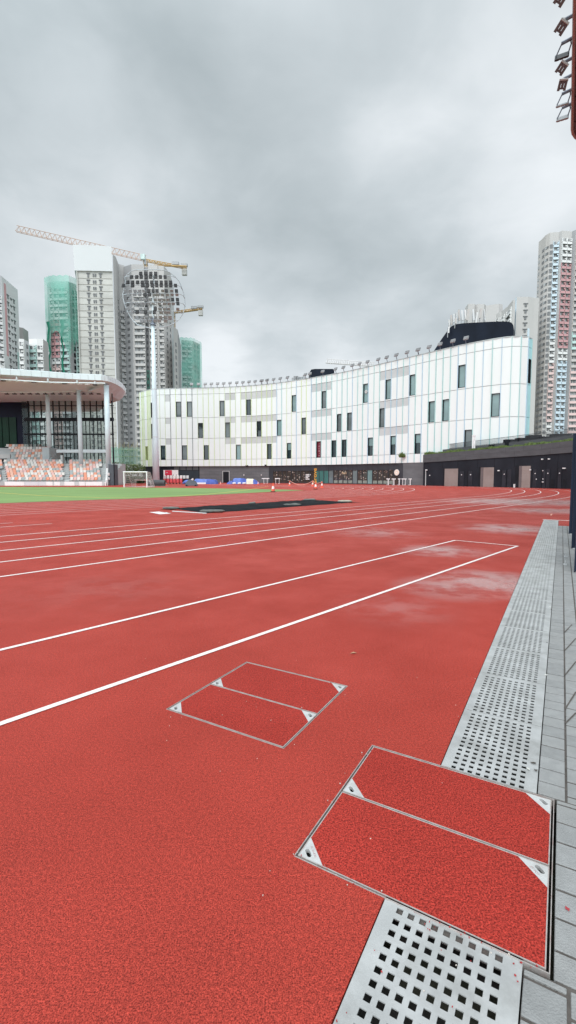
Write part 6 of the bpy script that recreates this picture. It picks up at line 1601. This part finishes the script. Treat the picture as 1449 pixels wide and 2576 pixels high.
# ------------------------------------------------------------------ camera, light, sky
cam = bpy.data.cameras.new('camera'); co = bpy.data.objects.new('camera', cam); COL.objects.link(co); sc.camera = co
co.location = (0, 0, H); co.rotation_euler = (R(90) - TILT, 0, 0)
cam.sensor_fit = 'VERTICAL'; cam.sensor_height = 36; cam.lens = 36 * F / 2576; cam.clip_end = 8000; cam.clip_start = .05
SEL, SAZ = R(52), R(200)      # sun elevation; direction it comes from, measured clockwise from +Y
sd = Vector((math.sin(SAZ) * math.cos(SEL), math.cos(SAZ) * math.cos(SEL), math.sin(SEL)))
sl_ = bpy.data.lights.new('sun', 'SUN'); sl_.energy = 1.3; sl_.angle = R(25); sl_.color = (1, .97, .93)
so = bpy.data.objects.new('sun', sl_); COL.objects.link(so); so.rotation_euler = sd.to_track_quat('Z', 'Y').to_euler()

w = bpy.data.worlds.new('World'); sc.world = w; w.use_nodes = True; nt = w.node_tree; N = nt.nodes; L = nt.links
bg = N['Background']; bg.inputs['Strength'].default_value = 1.0
sky = N.new('ShaderNodeTexSky'); sky.sky_type = 'NISHITA'; sky.sun_disc = False; sky.sun_elevation = SEL; sky.sun_rotation = SAZ
tc = N.new('ShaderNodeTexCoord'); D = tc.outputs['Generated']
def M2(op, a, b=None, c=None):
    m = N.new('ShaderNodeMath'); m.operation = op
    for i, x in enumerate((a, b, c)):
        if x is None: continue
        if isinstance(x, (int, float)): m.inputs[i].default_value = x
        else: L.new(x, m.inputs[i])
    return m.outputs[0]
def MR(src, a, b, c, d, smooth=True):
    m = N.new('ShaderNodeMapRange'); m.inputs[1].default_value = a; m.inputs[2].default_value = b; m.inputs[3].default_value = c; m.inputs[4].default_value = d
    if smooth: m.interpolation_type = 'SMOOTHSTEP'
    L.new(src, m.inputs[0]); return m.outputs[0]
sep = N.new('ShaderNodeSeparateXYZ'); L.new(D, sep.inputs[0])
zc = M2('MAXIMUM', sep.outputs[2], .0); dn2 = M2('ADD', zc, .22)
cx_ = M2('DIVIDE', sep.outputs[0], dn2); cy_ = M2('DIVIDE', sep.outputs[1], dn2)      # flat cloud layer seen in perspective
cb = N.new('ShaderNodeCombineXYZ'); L.new(cx_, cb.inputs[0]); L.new(cy_, cb.inputs[1])
n1 = N.new('ShaderNodeTexNoise'); n1.inputs['Scale'].default_value = .95; n1.inputs['Detail'].default_value = 4; n1.inputs['Roughness'].default_value = .45; n1.inputs['Distortion'].default_value = .4
L.new(cb.outputs[0], n1.inputs['Vector'])
n2 = N.new('ShaderNodeTexNoise'); n2.inputs['Scale'].default_value = 2.6; n2.inputs['Detail'].default_value = 5; n2.inputs['Roughness'].default_value = .5; n2.inputs['Distortion'].default_value = .3
L.new(cb.outputs[0], n2.inputs['Vector'])
n3 = N.new('ShaderNodeTexNoise'); n3.inputs['Scale'].default_value = 5.5; n3.inputs['Detail'].default_value = 6; n3.inputs['Roughness'].default_value = .55; n3.inputs['Distortion'].default_value = .5
L.new(cb.outputs[0], n3.inputs['Vector'])
cl = M2('ADD', M2('MULTIPLY', MR(n1.outputs['Fac'], .3, .7, 0, 1), .42), M2('MULTIPLY', MR(n2.outputs['Fac'], .3, .7, 0, 1), .42))
cl = M2('ADD', cl, M2('MULTIPLY', MR(n3.outputs['Fac'], .3, .7, -.5, .5), .16))
# broad light and dark masses of the overcast
def lobe(u, v, rad, amt):
    r = ray(u, v).normalized(); d = N.new('ShaderNodeVectorMath'); d.operation = 'DOT_PRODUCT'; L.new(D, d.inputs[0]); d.inputs[1].default_value = tuple(r)
    return MR(d.outputs['Value'], math.cos(R(rad)), 1.0, 0, amt)
tot = cl
for (u, v, rad, amt) in [(330, 500, 13, .42), (170, 420, 9, .12), (1230, 440, 16, .26), (1000, 370, 7, .22), (1380, 60, 14, .15), (740, 160, 9, .16), (690, 900, 13, .60), (430, 980, 12, .35), (60, 900, 13, .35), (960, 900, 10, .3), (1420, 640, 10, .3), (560, 500, 7, .16),
                         (600, 300, 13, -.22), (250, 180, 14, -.16), (700, 560, 14, -.22), (640, 740, 15, -.28), (400, 680, 9, -.2), (900, 700, 14, -.26), (90, 440, 8, -.2), (1100, 560, 10, -.12), (900, 80, 10, -.12), (1200, 760, 9, -.15), (180, 80, 18, -.26), (500, 60, 12, -.1)]:
    tot = M2('ADD', tot, lobe(u, v, rad, amt))
ramp = N.new('ShaderNodeValToRGB'); L.new(MR(tot, -.35, 1.15, 0, 1, False), ramp.inputs[0]); e = ramp.color_ramp.elements
e[0].position = 0; e[0].color = (.395, .45, .475, 1); e[1].position = 1; e[1].color = (.80, .84, .87, 1)
k = e.new(.5); k.color = (.557, .612, .642, 1)
# overcast is brightest round the hidden sun, behind the camera
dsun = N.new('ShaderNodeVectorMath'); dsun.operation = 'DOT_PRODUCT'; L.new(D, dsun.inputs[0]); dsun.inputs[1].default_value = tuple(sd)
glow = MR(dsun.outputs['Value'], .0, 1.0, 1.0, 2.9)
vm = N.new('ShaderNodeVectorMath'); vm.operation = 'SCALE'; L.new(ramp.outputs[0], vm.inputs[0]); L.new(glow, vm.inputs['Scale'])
sk = N.new('ShaderNodeVectorMath'); sk.operation = 'SCALE'; L.new(sky.outputs[0], sk.inputs[0]); sk.inputs['Scale'].default_value = .004
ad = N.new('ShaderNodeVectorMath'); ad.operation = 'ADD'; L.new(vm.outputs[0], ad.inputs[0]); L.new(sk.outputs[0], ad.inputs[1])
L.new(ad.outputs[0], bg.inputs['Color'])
sc.view_settings.view_transform = 'Standard'; sc.view_settings.look = 'None'; sc.view_settings.exposure = .1; sc.view_settings.gamma = 1
sc.cycles.max_bounces = 6; sc.cycles.transparent_max_bounces = 12
